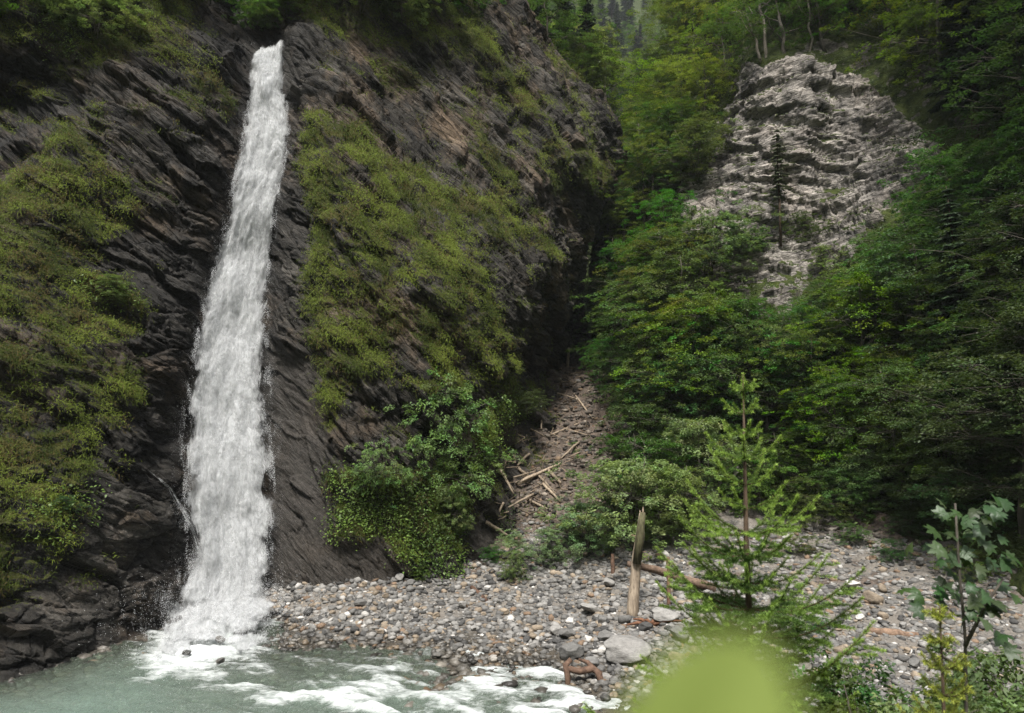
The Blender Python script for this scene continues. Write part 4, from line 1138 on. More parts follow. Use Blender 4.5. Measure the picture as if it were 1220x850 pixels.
def broadleaf(seed, h=8.0, rad=2.6, base=0.22, nspray=230, per=44, leaf=0.125, lean=0.25, multi=1, flat=0.55):
    rr = np.random.default_rng(seed)
    wood, V, Fc, Cc = Parts(), [], [], []
    n0 = 0
    stems = []
    for s in range(multi):
        top = np.array([rr.normal(0, lean * (1 + 0.9 * (multi > 1))), -abs(rr.normal(0, lean)), h * rr.uniform(.82, .95)])
        p = curve_pts(np.array([rr.normal(0, .1) * (multi > 1), rr.normal(0, .1) * (multi > 1), -0.4]), top, 9, 0, rr, 0.06 * h / 8)
        p[:, :2] += np.sin(np.linspace(0, 3, 9))[:, None] * rr.normal(0, .12, 2)
        wood.tube(p, np.linspace(0.017 * h / multi ** .5, 0.003 * h, 9), 7)
        stems.append(p)
    # big limb clusters arranged in uneven layers
    nl = int(12 + rr.integers(0, 4)); ends = []
    for k in range(nl):
        st = stems[rr.integers(len(stems))]
        f = base + (1 - base) * (k + rr.uniform(0, .8)) / nl; f = min(f, .99)
        i = f * (len(st) - 1); i0 = int(i); p0 = st[i0] * (1 - i + i0) + st[min(i0 + 1, len(st) - 1)] * (i - i0)
        prof = math.sin(math.pi * min(1, (f - base) / (1 - base) * 0.78 + 0.2)) ** 0.7
        a = k * 2.4 + rr.normal(0, .5); Lr = rad * prof * rr.uniform(.65, 1.15)
        e = p0 + np.array([math.cos(a) * Lr, math.sin(a) * Lr, Lr * rr.uniform(.1, .55)])
        wood.tube(curve_pts(p0, e, 6, 0.05 * Lr, rr, 0.04 * Lr), np.linspace(.0065 * h * (1.15 - f * .6), .006, 6), 5, cap=False)
        ends.append((p0, e, Lr))
    for q in range(nspray):
        p0, e, Lr = ends[q % nl]
        t = rr.uniform(.35, 1.12); c = p0 * (1 - t) + e * t
        sp_ = 0.30 * Lr + .18
        c = c + rr.normal(0, 1, 3) * np.array([sp_, sp_, sp_ * 0.46])
        out = c - np.array([0, 0, c[2]]) * 0 - np.array([p0[0], p0[1], c[2]]); out[2] = 0
        out = unit(out + rr.normal(0, .35, 3) * np.array([1, 1, 0])); out = unit(out + np.array([0, 0, rr.normal(-.12, .18)]))
        Ls = rr.uniform(.45, .95) * (h / 8) ** 0.5
        side = unit(np.cross(out, np.array([0, 0, 1.]))); nrm = np.cross(side, out)
        tt = rr.uniform(0, 1, per) ** .8; ss = rr.uniform(-1, 1, per) * (0.5 * flat + .2) * np.sin(np.clip(tt * .85 + .12, 0, 1) * np.pi)
        P = c + out * (tt * Ls)[:, None] + side * (ss * Ls)[:, None] + nrm * (rr.normal(0, .05, per) - .16 * tt ** 2 * Ls)[:, None]
        ln = unit(np.array([0, 0, 1.]) * 0.75 + nrm * .6 + rr.normal(0, .38, (per, 3)))
        ax = unit(out + side * np.sign(ss)[:, None] * .6 + rr.normal(0, .3, (per, 3)))
        ax = unit(ax - (ax * ln).sum(-1, keepdims=True) * ln)
        v, f = leaf_quads(P, ln, ax, leaf * rr.uniform(.65, 1.35, per), rr)
        V.append(v); Fc.append(f + n0); n0 += len(v)
        shade = rr.uniform(.8, 1.2) * rr.uniform(.8, 1.2, per)
        tint = np.array([1, 1, 1]) + rr.normal(0, .07, 3)
        Cc.append(np.repeat(shade[:, None] * tint[None], 4, 0))
        if q % 2 == 0:
            b0 = p0 * (1 - t * .8) + e * t * .8
            wood.tube(np.array([b0, (b0 + c) / 2 + rr.normal(0, .05, 3), c + out * Ls * .5]), [.012, .009, .004], 3, cap=False)
    return wood, np.vstack(V), np.vstack(Fc), np.vstack(Cc)


def spruce(seed, h=14.0, rad=2.3, base=0.12, levels=38, sparse=1.0):
    rr = np.random.default_rng(seed)
    wood = Parts()
    wood.tube(np.array([[0, 0, -.6], [0.02, 0, h * .3], [0, .03, h * .7], [0, 0, h]]), [h * .013, h * .011, h * .006, .01], 7)
    C, A, Nn_, S = [], [], [], []
    for k in range(levels):
        f = base + (1 - base) * (k + rr.uniform(0, .6)) / levels
        L0 = rad * (1 - f) ** .75 * (1 if f > base + .05 else .7) + .12
        nbr = max(3, int(rr.integers(4, 7) * sparse))
        a0 = rr.uniform(0, 6.28)
        for b in range(nbr):
            a = a0 + b * 6.28 / nbr + rr.normal(0, .2); L = L0 * rr.uniform(.6, 1.15)
            d = np.array([math.cos(a), math.sin(a), 0]); z = f * h
            nt_ = max(4, int(L * 9)); t = np.linspace(.12, 1, nt_)
            pz = z + L * (.12 * t - .42 * t ** 1.6 + .12 * t ** 4)
            P = d[None] * (t * L)[:, None] + np.stack([0 * t, 0 * t, pz], -1)
            wood.tube(P[[0, nt_ // 2, nt_ - 1]], [.022, .014, .004], 3, cap=False)
            sd = np.array([-d[1], d[0], 0])
            for sgn in (-1, 1):
                tl = (0.34 * L * (1 - t * .75) + .12) * rr.uniform(.7, 1.25, nt_)
                ax = unit(d * .75 + sd * sgn * .75 + np.array([0, 0, -.42]) + rr.normal(0, .14, (nt_, 3)))
                C.append(P); A.append(ax); S.append(tl); Nn_.append(unit(np.array([0, 0, 1.]) + d * .25 + rr.normal(0, .2, (nt_, 3))))
    C = np.vstack(C); A = np.vstack(A); S = np.concatenate(S); Nn_ = np.vstack(Nn_)
    Nn_ = unit(Nn_ - (Nn_ * A).sum(-1, keepdims=True) * A)
    sd = np.cross(Nn_, A); n = len(C); w = (0.075 + .05 * rr.random(n))[:, None]; s = S[:, None]
    V = np.stack([C - sd * w * .5, C + sd * w * .5, C + A * s * .55 + sd * w - Nn_ * .02, C + A * s - Nn_ * s * .12, C + A * s * .55 - sd * w - Nn_ * .02], 1)
    V2 = np.stack([C - Nn_ * w * .3, C + Nn_ * w * .3, C + A * s * .6 + Nn_ * w * .5, C + A * s * .97 - Nn_ * s * .12, C + A * s * .6 - Nn_ * w * .8], 1)
    V = np.concatenate([V, V2]).reshape(-1, 3); Fc = np.arange(len(V)).reshape(-1, 5)
    col = np.repeat(np.tile(rr.uniform(.6, 1.4, n), 2), 5)[:, None] * np.ones((1, 3))
    return wood, V, Fc, col


PROTO = {}


def add_proto(key, parts, leafm, barkm):
    wood, V, Fc, Cc = parts
    PROTO.setdefault(key, []).append((wood.mesh('trunk', [M[barkm]]), mesh_np('crown', V, Fc, [M[leafm]], {'Col': Cc}, smooth=False)))


for s in range(5): add_proto('beech', broadleaf(100 + s, 8, 3.1, .10 + .03 * s, 330, 52, .125), 'leaf', 'bark')
for s in range(3): add_proto('light', broadleaf(120 + s, 8, 2.8, .12, 290, 50, .12), 'leaf_light', 'bark')
for s in range(3): add_proto('dark', broadleaf(130 + s, 8, 3.0, .10, 320, 50, .125), 'leaf_shade_tint', 'bark')
for s in range(3): add_proto('bush', broadleaf(140 + s, 4, 2.1, .04, 290, 50, .12, lean=.5, multi=4), 'leaf', 'bark')
for s in range(3): add_proto('greybush', broadleaf(150 + s, 4, 2.1, .04, 330, 56, .115, lean=.5, multi=4), 'leaf_grey', 'bark')
for s in range(3): add_proto('spruce', spruce(160 + s), 'needle', 'bark_red')
add_proto('thin', spruce(170, 9.0, 1.15, .36, 17, .62), 'needle_dry', 'bark_red')
PH = {'dark': 8, 'beech': 8, 'light': 8, 'bush': 4, 'greybush': 4, 'spruce': 14, 'thin': 9}
NAMES = {'beech': ('beech_tree', 'tree'), 'light': ('birch_tree', 'tree'), 'bush': ('leafy_shrub', 'shrub'), 'greybush': ('leafy_shrub', 'shrub'), 'spruce': ('spruce_tree', 'conifer'), 'thin': ('spruce_tree', 'conifer')}
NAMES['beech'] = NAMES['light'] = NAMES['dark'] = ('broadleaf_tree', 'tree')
TREES = []


def plant(kind, p, hgt, label, group, wide=1.0, lean=(0, 0), k=None):
    name, cat = NAMES[kind]
    tr, cr = PROTO[kind][R.integers(len(PROTO[kind])) if k is None else k]
    r = bpy.data.objects.new(name, None); COL.objects.link(r)
    s = hgt / PH[kind]
    r.location = Vector(p); r.scale = (s * wide, s * wide, s); r.rotation_euler = (lean[0], lean[1], R.uniform(0, 6.28))
    tag(r, label, cat, group)
    link('trunk', tr, r); link('crown', cr, r)
    TREES.append((r, kind, p, hgt)); return r


ORD = 'first second third fourth fifth sixth seventh eighth ninth tenth eleventh twelfth thirteenth fourteenth fifteenth sixteenth seventeenth eighteenth nineteenth twentieth'.split()
ROCKV = [[(880, 100), (910, 84), (960, 80), (1045, 108), (1090, 148), (1128, 182), (1085, 222), (1045, 255), (1015, 305), (955, 335), (918, 375), (905, 330), (880, 310), (850, 240), (868, 150)],
         [(600, 250), (640, 200), (690, 200), (735, 150), (700, 240), (690, 300), (680, 440), (640, 560), (600, 560)], [(650, 470), (700, 440), (720, 470), (700, 530), (640, 600)]]


def clear(px, top, base, half):
    h = base - top
    q = [(px, top), (px, top + .3 * h), (px - half, top + .35 * h), (px + half, top + .35 * h), (px - half * .8, top + .6 * h), (px + half * .8, top + .6 * h), (px, top + .6 * h)]
    return all(poly_sd(np.array(q, float), z).max() < 0 for z in ROCKV)


def forest(poly, spacing, kinds, hrange, Yf, label, group, limit, landmark, seed, wide=(0.85, 1.15)):
    rr = np.random.default_rng(seed); pa = np.array(poly, float); got = []
    t = 0
    while len(got) < limit and t < 4000:
        t += 1
        q = rr.uniform(pa.min(0), pa.max(0))
        if poly_sd(q[None], pa)[0] < 0: continue
        if any(((q - g) / np.array([1, 0.75])) @ ((q - g) / np.array([1, 0.75])) < spacing ** 2 for g, *_ in got): continue
        Y = float(Yf(q[0], q[1])); kind = kinds[rr.integers(len(kinds))]
        h = rr.uniform(*hrange) * (0.5 if kind in ('bush', 'greybush') else (1.35 if kind == 'spruce' else 1))
        hp = h * F / Y; half = hp * (.16 if kind in ('spruce', 'thin') else .47)
        while h > 2.0 and not clear(q[0], q[1] - hp, q[1], half):
            h *= .85; hp = h * F / Y; half *= .85
        if not clear(q[0], q[1] - hp, q[1], half): continue
        if kind in ('beech', 'light', 'dark', 'spruce') and h < 3.2: kind = 'bush'
        got.append((q, Y, kind, h))
    byk = {}
    got.sort(key=landmark)
    for q, Y, kind, h in got:
        word = {'beech': 'green leafy tree', 'light': 'yellow-green leafy tree', 'dark': 'shade-toned leafy tree', 'bush': 'bushy green shrub', 'greybush': 'grey-green shrub', 'spruce': 'dark spruce', 'thin': 'thin spruce'}[kind]
        i = byk[word] = byk.get(word, 0) + 1
        o = ORD[i - 1] if i <= 20 else ('twenty-' + ORD[i - 21] if i <= 29 else 'far')
        plant(kind, at(q[0], q[1], Y) - np.array([0, 0, .15]), h, f"{o} {word} {label}", group, rr.uniform(*wide), (rr.normal(.05, .05), rr.normal(0, .05)))

# ------------------------------------------------------------------ trees in view
RAV = lambda g: g[0][0]
# far hillside
forest([(590, 210), (640, 150), (690, 120), (780, 170), (870, 200), (900, -20), (880, -40), (560, -40), (540, -20), (580, 60)], 17, ['spruce', 'spruce', 'light', 'beech'], (15, 23), Y3,
       'counted across the hazy far mountainside behind the cleft', 'trees on the hazy mountainside', 150, RAV, 41)
# dark conifers rising behind the cliff's skyline
for i, (px, py, Y, h, kd, lab) in enumerate([(640, 120, 72, 17, 'spruce', 'tall dark spruce rising just behind the mossy skyline of the cliff'), (672, 150, 74, 18, 'spruce', 'dark spruce second along the cliff skyline towards the cleft'),
                                             (700, 170, 76, 19, 'spruce', 'darkest spruce nearest the notch in the cliff skyline'), (722, 200, 74, 14, 'light', 'bright green leafy tree standing in the notch beside the cliff edge'),
                                             (745, 235, 78, 11, 'beech', 'leafy tree low in the cleft between the cliff and the wooded slope'), (655, 95, 66, 10, 'beech', 'leafy tree on the cliff skyline in front of the dark spruces'),
                                             (610, 60, 64, 12, 'spruce', 'spruce at the upper mossy end of the cliff skyline'), (690, 130, 68, 7, 'bush', 'shrub peeping over the cliff skyline below the spruces')]):
    plant(kd, at(px, py, Y), h, lab, 'trees along the cliff skyline')
# slope between the gully and the pale rock face
forest([(705, 250), (750, 165), (800, 110), (838, 190), (812, 250), (806, 400), (850, 430), (900, 470), (900, 520), (790, 540), (740, 500), (705, 440)], 40, ['beech', 'light', 'beech', 'light', 'beech', 'bush'], (6, 10.5), Y2,
       'counted from the gully on the slope beside the pale rock face', 'trees between the gully and the rock face', 60, RAV, 42)
# crest above the rock face
forest([(800, 110), (838, 70), (880, 82), (900, 76), (1000, 62), (1050, 70), (1095, 108), (1125, 128), (1125, -220), (840, -220)], 44, ['beech', 'light', 'beech', 'spruce', 'light', 'bush'], (7, 12), Y2,
       'counted from the cleft along the crest above the pale rock face', 'trees on the crest above the rock face', 60, RAV, 43)
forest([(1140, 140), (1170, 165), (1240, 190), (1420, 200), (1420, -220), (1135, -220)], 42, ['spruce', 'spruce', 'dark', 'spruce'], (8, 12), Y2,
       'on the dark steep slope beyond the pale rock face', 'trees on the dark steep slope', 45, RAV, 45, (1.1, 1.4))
for i, (px, py, h, kd, lab) in enumerate([(812, 165, 8.5, 'light', 'bright yellow-green tree filling the cleft side of the rock face'), (840, 150, 7.5, 'light', 'yellow-green tree just beside the upper edge of the rock face'), (798, 215, 8.0, 'beech', 'rounded tree below the bright ones at the cleft side of the rock face'), (780, 255, 7.5, 'light', 'lighter rounded tree between the cleft and the rock face'),
                                          (862, 98, 8.0, 'light', 'tall yellow-green tree at the brink beside the leaning bare trunk'), (828, 92, 9.5, 'light', 'tallest yellow-green tree on the cleft side of the crest'), (792, 140, 6.5, 'beech', 'green tree on the cleft edge below the tallest yellow-green one'), (760, 200, 7.5, 'light', 'domed light green tree overhanging the cleft'),
                                          (818, 60, 6.5, 'beech', 'green tree high on the cleft edge'), (828, 20, 6.5, 'light', 'yellow-green tree highest on the cleft edge'), (842, 40, 9.0, 'beech', 'leafy tree behind the tallest yellow-green one'), (832, 215, 5.0, 'bush', 'bushy tree pressed to the side of the rock face')]):
    plant(kd, at(px, py, float(Y2(px, py)) - .3), h, lab, 'trees at the cleft side of the rock face', 1.1)
# lower slope
forest([(905, 420), (930, 400), (975, 350), (1020, 310), (1060, 250), (1112, 200), (1150, 205), (1150, 615), (1100, 600), (1010, 575), (940, 540), (850, 545), (800, 540), (860, 470)], 50, ['beech', 'beech', 'beech', 'light', 'beech', 'bush'], (6, 11), Y2,
       'counted from the gully on the slope below the pale rock face', 'trees below the rock face', 90, RAV, 44)
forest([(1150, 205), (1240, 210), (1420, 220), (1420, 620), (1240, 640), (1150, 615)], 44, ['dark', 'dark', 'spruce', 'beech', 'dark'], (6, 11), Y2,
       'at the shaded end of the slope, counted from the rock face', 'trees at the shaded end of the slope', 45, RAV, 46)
# above the waterfall cliff
for (px, py, h, kd, lab) in [(118, 40, 3.2, 'greybush', 'sparse pale shrub clinging to the top of the dark cliff'), (40, 20, 4.0, 'bush', 'dark shrub on the mossy shelf at the highest corner of the cliff'), (200, -10, 4.5, 'bush', 'shrub on the crag above the ribbed slab'),
                             (372, 6, 3.6, 'bush', 'shrub hanging beside the lip of the waterfall'), (430, 10, 4.2, 'bush', 'dense green shrub at the top of the mossy buttress'), (480, 18, 4.0, 'greybush', 'greyish shrub on the upper edge of the mossy buttress'), (530, 10, 4.4, 'bush', 'shrub at the upper mossy gutter of the buttress'),
                             (300, 34, 2.0, 'bush', 'low dark shrub at the dark notch behind the lip of the fall'), (338, 30, 2.4, 'bush', 'shrub leaning over the notch where the fall begins'), (318, 14, 3.0, 'bush', 'dark shrub above the notch where the fall begins'), (405, -40, 6, 'beech', 'young tree rooted above the lip of the waterfall'), (470, -50, 7, 'beech', 'tree overhanging the buttress top'), (560, -30, 6, 'light', 'pale tree at the head of the mossy gutter'), (80, -40, 6, 'beech', 'tree overhanging the dark cliff top'),
                             (135, 355, 1.1, 'greybush', 'tiny pale shrub on the ribbed slab beside the waterfall'),
                             (70, 618, 1.0, 'bush', 'tiny bright shrub on the mossy ledge low on the dark cliff'), (690, 232, 2.0, 'bush', 'low shrub on the ledge beneath the cliff skyline')]:
    p = at(px, py, float(Y1(px, py)) - 0.3)
    plant(kd, p, h, lab, 'shrubs on the cliff', 1.15)
# shrubs at the foot of the buttress and on the fan
for (px, py, Y, h, kd, w, lab) in [(540, 585, 36.2, 6.2, 'greybush', .66, 'tall leafy tree standing against the mossy buttress foot'), (462, 600, 34.2, 3.2, 'greybush', .78, 'dark leafy shrub beside the grey scree of the buttress'),
                                   (535, 632, 35.4, 2.4, 'greybush', .8, 'pale leafy shrub low on the bright green apron of the buttress'), 
                                   (628, 492, 44.0, 1.6, 'bush', 1.2, 'bright low shrub on the green shoulder above the gully')]:
    plant(kd, at(px, py, Y), h, lab, 'shrubs at the buttress foot', w)
for (px, py, h, kd, w, lab) in [(745, 650, 4.9, 'greybush', 1.15, 'broad leafy shrub at the mouth of the gully above the upright log'), (700, 662, 3.0, 'greybush', 1.0, 'leafy shrub next to the gully driftwood'), (648, 672, 1.9, 'greybush', 1.1, 'lower shrub with drooping twigs on the gravel'),
                                (612, 690, 1.5, 'greybush', .8, 'smallest shrub standing on the gravel bank'), (800, 640, 4.0, 'greybush', 1.0, 'leafy shrub behind the fallen log'), (775, 600, 4.2, 'bush', 1.0, 'darker shrub above the fallen log'),
                                (840, 600, 5.0, 'greybush', .9, 'greyish shrub close behind the young spruce'), (960, 622, 2.2, 'bush', 1.2, 'low shrub on the edge of the pale scree'), (910, 610, 3.2, 'bush', 1.1, 'shrub at the top of the pale bank behind the young spruce'),
                                (1005, 612, 2.6, 'bush', 1.2, 'dark shrub at the foot of the wooded slope above the scree'), (1040, 600, 3.0, 'greybush', 1.1, 'shrub at the foot of the wooded slope beside the brown scree'), (935, 585, 3.6, 'bush', 1.2, 'tall shrub at the foot of the wooded slope'), (985, 570, 3.4, 'bush', 1.2, 'shrub in the dark recess above the pale scree'), (1090, 590, 3.2, 'bush', 1.2, 'shrub above the brown scree behind the maple sapling'), (1140, 620, 3.2, 'bush', 1.2, 'dark shrub just behind the maple sapling'), (1190, 650, 3.4, 'bush', 1.2, 'dark shrub at the shaded end of the riverbank'),
                                (770, 560, 4.0, 'bush', 1.1, 'shrub under the trees at the gully mouth'), (820, 575, 3.6, 'greybush', 1.1, 'shrub under the trees behind the fallen log')]:
    plant(kd, ghit(px, py)[0], h, lab, 'shrubs on the gravel fan', w)
for (px, py, h, lab) in [(978, 752, .55, 'tiny plant among the stones nearest the young spruce'), (1060, 668, .9, 'small plant on the brown scree'), (1012, 648, 1.0, 'small bush at the top edge of the pale scree'), (1085, 640, 1.3, 'bushy plant at the top of the brown scree'), (958, 660, .9, 'small plant on the pale bank just behind the young spruce'), (1150, 690, 1.2, 'bushy plant at the scree edge behind the maple sapling'), (585, 668, .8, 'little plant at the foot of the debris bank'), (498, 690, .7, 'little plant at the foot of the green apron')]:
    plant('bush', ghit(px, py)[0], h, lab, 'small plants on the riverbank', 1.3)
# on the rock face
p = at(930, 285, float(Y2(930, 285)) - 1.1)
plant('thin', p, 8.6, 'slender half-bare spruce standing alone against the pale rock face', 'trees on the rock face', 1.0)
for (px, py, h, kd, lab) in [(848, 330, 5.2, 'greybush', 'light green shrub at the side of the pale rock face'), (880, 300, 2.2, 'bush', 'small shrub on the ledge at the foot of the lone spruce'), (955, 290, 2.4, 'bush', 'dark shrub on the rock face beside the lone spruce'), (900, 300, 2.0, 'greybush', 'pale small shrub below the lone spruce'),
                             (1150, 265, 5.0, 'bush', 'dark rounded shrub above the lower end of the rock face'), (985, 320, 1.8, 'greybush', 'little shrub at the lowest ledge of the rock face')]:
    plant(kd, at(px, py, float(Y2(px, py)) - 0.5), h, lab, 'shrubs on the rock face')
# pale bare trunks on the crest
def bare_trunk(px, py, dx, dyp, Y, r, label):
    a = at(px, py, Y); b = at(px + dx, py + dyp, Y)
    o = bpy.data.objects.new('bare_tree', None); COL.objects.link(o); o.location = Vector(a)
    q = Parts(); q.tube(curve_pts(np.zeros(3) - np.array([0, 0, .3]), b - a, 8, 0, R, .12), np.linspace(r, r * .5, 8), 7, col=(2.2, 2.2, 2.2), rough=.05)
    link('trunk', q.mesh('trunk', [M['bark']]), o)
    for s in (-1, 1):
        q = Parts(); t = R.uniform(.45, .8); c = (b - a) * t
        q.tube(np.array([c, c + np.array([s * .7, -.2, .5]), c + np.array([s * 1.2, -.3, 1.4])]), [r * .4, r * .3, r * .12], 5, col=(2, 2, 2)); link('branch', q.mesh('branch', [M['bark']]), o)
    tag(o, label, 'tree', 'bare trunks on the crest')


for a in [(913, 80, -10, -100, 56.0, .17, 'pale leaning bare trunk at the very brink of the rock face'), (908, 72, -18, -60, 56.3, .14, 'crooked forked pale trunk beside the leaning one at the brink'), (962, 78, 3, -110, 55, .12, 'straight thin pale trunk behind the middle of the rock face brink'), (1098, 78, -8, -110, 50, .13, 'thin pale trunk among leafy trees beyond the rock face')]:
    bare_trunk(*a)

for a in [(984, 560, -28, -75, 40.0, .07, 'thin leaning bare trunk at the dark foot of the wooded slope behind the young spruce'), (1124, 575, 3, -120, 35.5, .08, 'straight thin bare trunk in the dark wood above the maple sapling'), (870, 520, 6, -110, 44.5, .08, 'thin bare trunk among the leafy trees above the young spruce')]:
    bare_trunk(*a)

# ------------------------------------------------------------------ logs and driftwood
def log(name, pts, rads, mat, label, group=None, col=(1, 1, 1), n=10, rough=.05):
    pts = np.array(pts); b = pts[0].copy(); q = Parts()
    m = max(6, len(pts) * 3); t = np.linspace(0, len(pts) - 1, m); ii = np.clip(t.astype(int), 0, len(pts) - 2); fr = (t - ii)[:, None]
    P = pts[ii] * (1 - fr) + pts[ii + 1] * fr
    rd = np.interp(t, np.arange(len(pts)), rads)
    P[1:-1] += R.normal(0, .12, (m - 2, 3)) * rd[1:-1, None]
    q.tube(P - b, rd, n, col, rough=rough)
    return tag(link(name, q.mesh(name, [M[mat]]), None, Vector(b)), label, 'log', group)


g0 = ghit(753, 736)[0]; Yl = g0[1]
lg = log('upright_log', [at(753, 742, Yl), at(757, 690, Yl + .15), at(762, 640, Yl + .25), at(765, 612, Yl + .3)], [.25, .215, .18, .12], 'wood', 'upright broken log with peeling bark standing on the riverbank', None, (1.0, .98, .95), 14)
# a strip of bark still on it and a knot
q = Parts(); q.tube(np.array([at(759, 672, Yl - .02), at(763, 635, Yl + .08), at(766, 611, Yl + .2)]) - g0 * 0 - np.array(lg.location), [.19, .17, .115], 9, (.9, .95, .6)); bk = link('bark_strip', q.mesh('bark_strip', [M['bark']]), lg)
for dx, hh, r_ in ((-.06, .28, .05), (.03, .42, .06), (.07, .18, .04)):
    q = Parts(); p0 = at(765, 613, Yl + .3) - np.array(lg.location) + np.array([dx, 0, -.1]); q.tube(np.array([p0, p0 + [dx * .3, 0, hh * .6], p0 + [dx * .6, 0, hh]]), [r_, r_ * .7, .008], 5, (1.1, 1.05, 1)); link('splinter', q.mesh('splinter', [M['wood']]), lg)
for py_, sg, L_ in ((660, 1, .35), (690, -1, .22), (640, -1, .3)):
    q = Parts(); p0 = at(760, py_, Yl + .2) - np.array(lg.location); q.tube(np.array([p0, p0 + [sg * L_, -.08, L_ * .35]]), [.04, .015], 5, (.8, .7, .6)); link('branch_stub', q.mesh('branch_stub', [M['wood']]), lg)
ga = ghit(852, 700)[0]
log('fallen_log', [at(748, 672, Yl + 1.2), at(790, 682, ga[1] + .2), at(852, 702, ga[1] - .2)], [.12, .17, .2], 'wood_dark', 'long dark fallen log propped behind the upright log', None, (1.5, 1.4, 1.3), 12)
for (x0, y0, x1, y1, r, mt, c, lab) in [(797, 722, 796, 664, .09, 'wood_dark', (1.4, 1.1, 1), 'thin reddish post stuck in the gravel by the fallen log'), (716, 652, 722, 632, .11, 'wood', (.7, .7, .7), 'short grey broken stub under the gully shrub'), (730, 684, 730, 660, .11, 'wood_dark', (1.2, 1, .9), 'short dark stump behind the upright log'),
                                        (562, 702, 580, 718, .12, 'wood_dark', (1, .8, .7), 'dark brown half-buried log on the gravel bank'), (1034, 755, 1094, 760, .15, 'wood_dark', (2.2, 2, 1.8), 'short thick brown log lying on the pale scree'),
                                        (1075, 690, 1040, 700, .05, 'wood_dark', (1.6, 1.5, 1.4), 'thin dry branch on the scree behind the maple sapling'), (1180, 727, 1218, 735, .06, 'wood_dark', (2, 1.8, 1.6), 'dry twig bundle stick lying beyond the maple sapling')]:
    a = ghit(x0, y0)[0]
    if abs(y1 - y0) > abs(x1 - x0): b = at(x1, y1, a[1] + .2)
    else:
        b = ghit(x1, y1)[0]; a = a + np.array([0, 0, r * .5]); b = b + np.array([0, 0, r * .5])
    log('broken_log', [a - (0 if abs(y1 - y0) <= abs(x1 - x0) else np.array([0, 0, .2])), (a + b) / 2, b], [r, r * .95, r * .75], mt, lab, None, c, 9)
DR = [(627, 520, 631, 538, .09, 'forked pale stick upright in the upper gully'), (645, 498, 645, 526, .07, 'thin pale stick standing on the brown gully bank'), (637, 536, 617, 556, .10, 'pale log slanting down the left gully bank'), (615, 578, 668, 554, .11, 'long greenish log lying across the gully jam'),
      (616, 579, 654, 560, .10, 'second long log of the gully jam, under the greenish one'), (653, 562, 668, 578, .13, 'thick bleached log end at the gully jam'), (617, 560, 630, 570, .10, 'short bleached log at the top of the gully jam'), (647, 578, 668, 600, .09, 'log pointing from the jam towards the leafy shrub'),
      (678, 416, 674, 465, .13, 'tall pale broken trunk at the head of the gully'), (668, 440, 670, 464, .12, 'shorter pale trunk beside the tall one at the gully head'), (731, 496, 738, 514, .14, 'reddish splintered stump at the slope edge of the gully'), (720, 510, 735, 541, .09, 'pale stick leaning on the slope edge of the gully'),
      (579, 624, 605, 640, .10, 'brown log at the foot of the debris bank'), (612, 543, 614, 553, .06, 'short bleached stub left of the gully jam'), (636, 590, 606, 606, .08, 'grey stick crossing below the gully jam'), (655, 520, 690, 505, .07, 'dark stick wedged across the gully stones'), (672, 512, 700, 520, .08, 'dark branch bridging the upper gully'), (600, 600, 590, 622, .07, 'thin stick on the brown debris bank'), (640, 566, 662, 590, .08, 'stick crossing the bleached log end'), (606, 572, 640, 562, .06, 'thin pole lying along the top of the gully jam'), (628, 596, 660, 612, .08, 'grey log half buried below the gully jam'), (664, 470, 690, 478, .09, 'short log near the gully head'),
      (690, 528, 668, 548, .08, 'log wedged in the middle of the gully'), (655, 600, 640, 625, .07, 'stick standing in the rubble below the jam'), (596, 560, 612, 590, .08, 'dark stick at the cliff edge of the gully jam'), (684, 470, 706, 500, .07, 'thin branch along the slope edge of the gully'), (632, 512, 650, 522, .07, 'short branch beside the forked stick')]
for (x0, y0, x1, y1, r, lab) in DR:
    a = surf(x0, y0); b = surf(x1, y1); steepv = abs(y1 - y0) > 1.6 * abs(x1 - x0)
    if steepv: b = at(x1, y1, a[1] + (.3 if y1 < y0 else -.3))
    if abs(b[1] - a[1]) > 4: b = at(x1, y1, a[1] + (.8 if y1 < y0 else -.8))
    dcam = unit(CAM - a); L = np.array([0, 0, r * .8]) + dcam * r * 1.6
    m_ = surf((x0 + x1) / 2, (y0 + y1) / 2); mid = (a + b) / 2
    if m_[1] < mid[1] and not steepv: mid = mid + dcam * min(1.0, mid[1] - m_[1])
    log('driftwood_log', [a + L, mid + L * 1.2, b + L], [r, r * .9, r * .6], 'wood', lab, 'driftwood in the debris gully', tuple(np.array([1.0, .97, .92]) * R.uniform(.7, 1.15)), 7)
q = Parts(); rr = np.random.default_rng(91)
GU = np.array([(585, 610), (600, 560), (618, 520), (650, 500), (668, 440), (700, 440), (712, 500), (690, 560), (660, 620), (620, 640)], float)
for k in range(170):
    while True:
        c = rr.uniform(GU.min(0), GU.max(0))
        if poly_sd(c[None], GU)[0] > 0: break
    p = surf(*c); d = unit(np.array([rr.normal(), rr.normal() * .6, rr.normal() * .45])); L_ = rr.uniform(.4, 1.5); p = p + unit(CAM - p) * .12 + np.array([0, 0, .06])
    r_ = rr.uniform(.015, .045); q.tube(np.array([p - d * L_ * .5, p + rr.normal(0, .05, 3), p + d * L_ * .5]), [r_, r_ * .9, r_ * .4], 4, np.array([.8, .76, .7]) * rr.uniform(.35, 1.25), cap=False)
tag(link('brushwood_debris', q.mesh('brushwood_debris', [M['wood']])), 'tangled dead twigs and brushwood strewn down the gully', 'brushwood', kind='stuff')
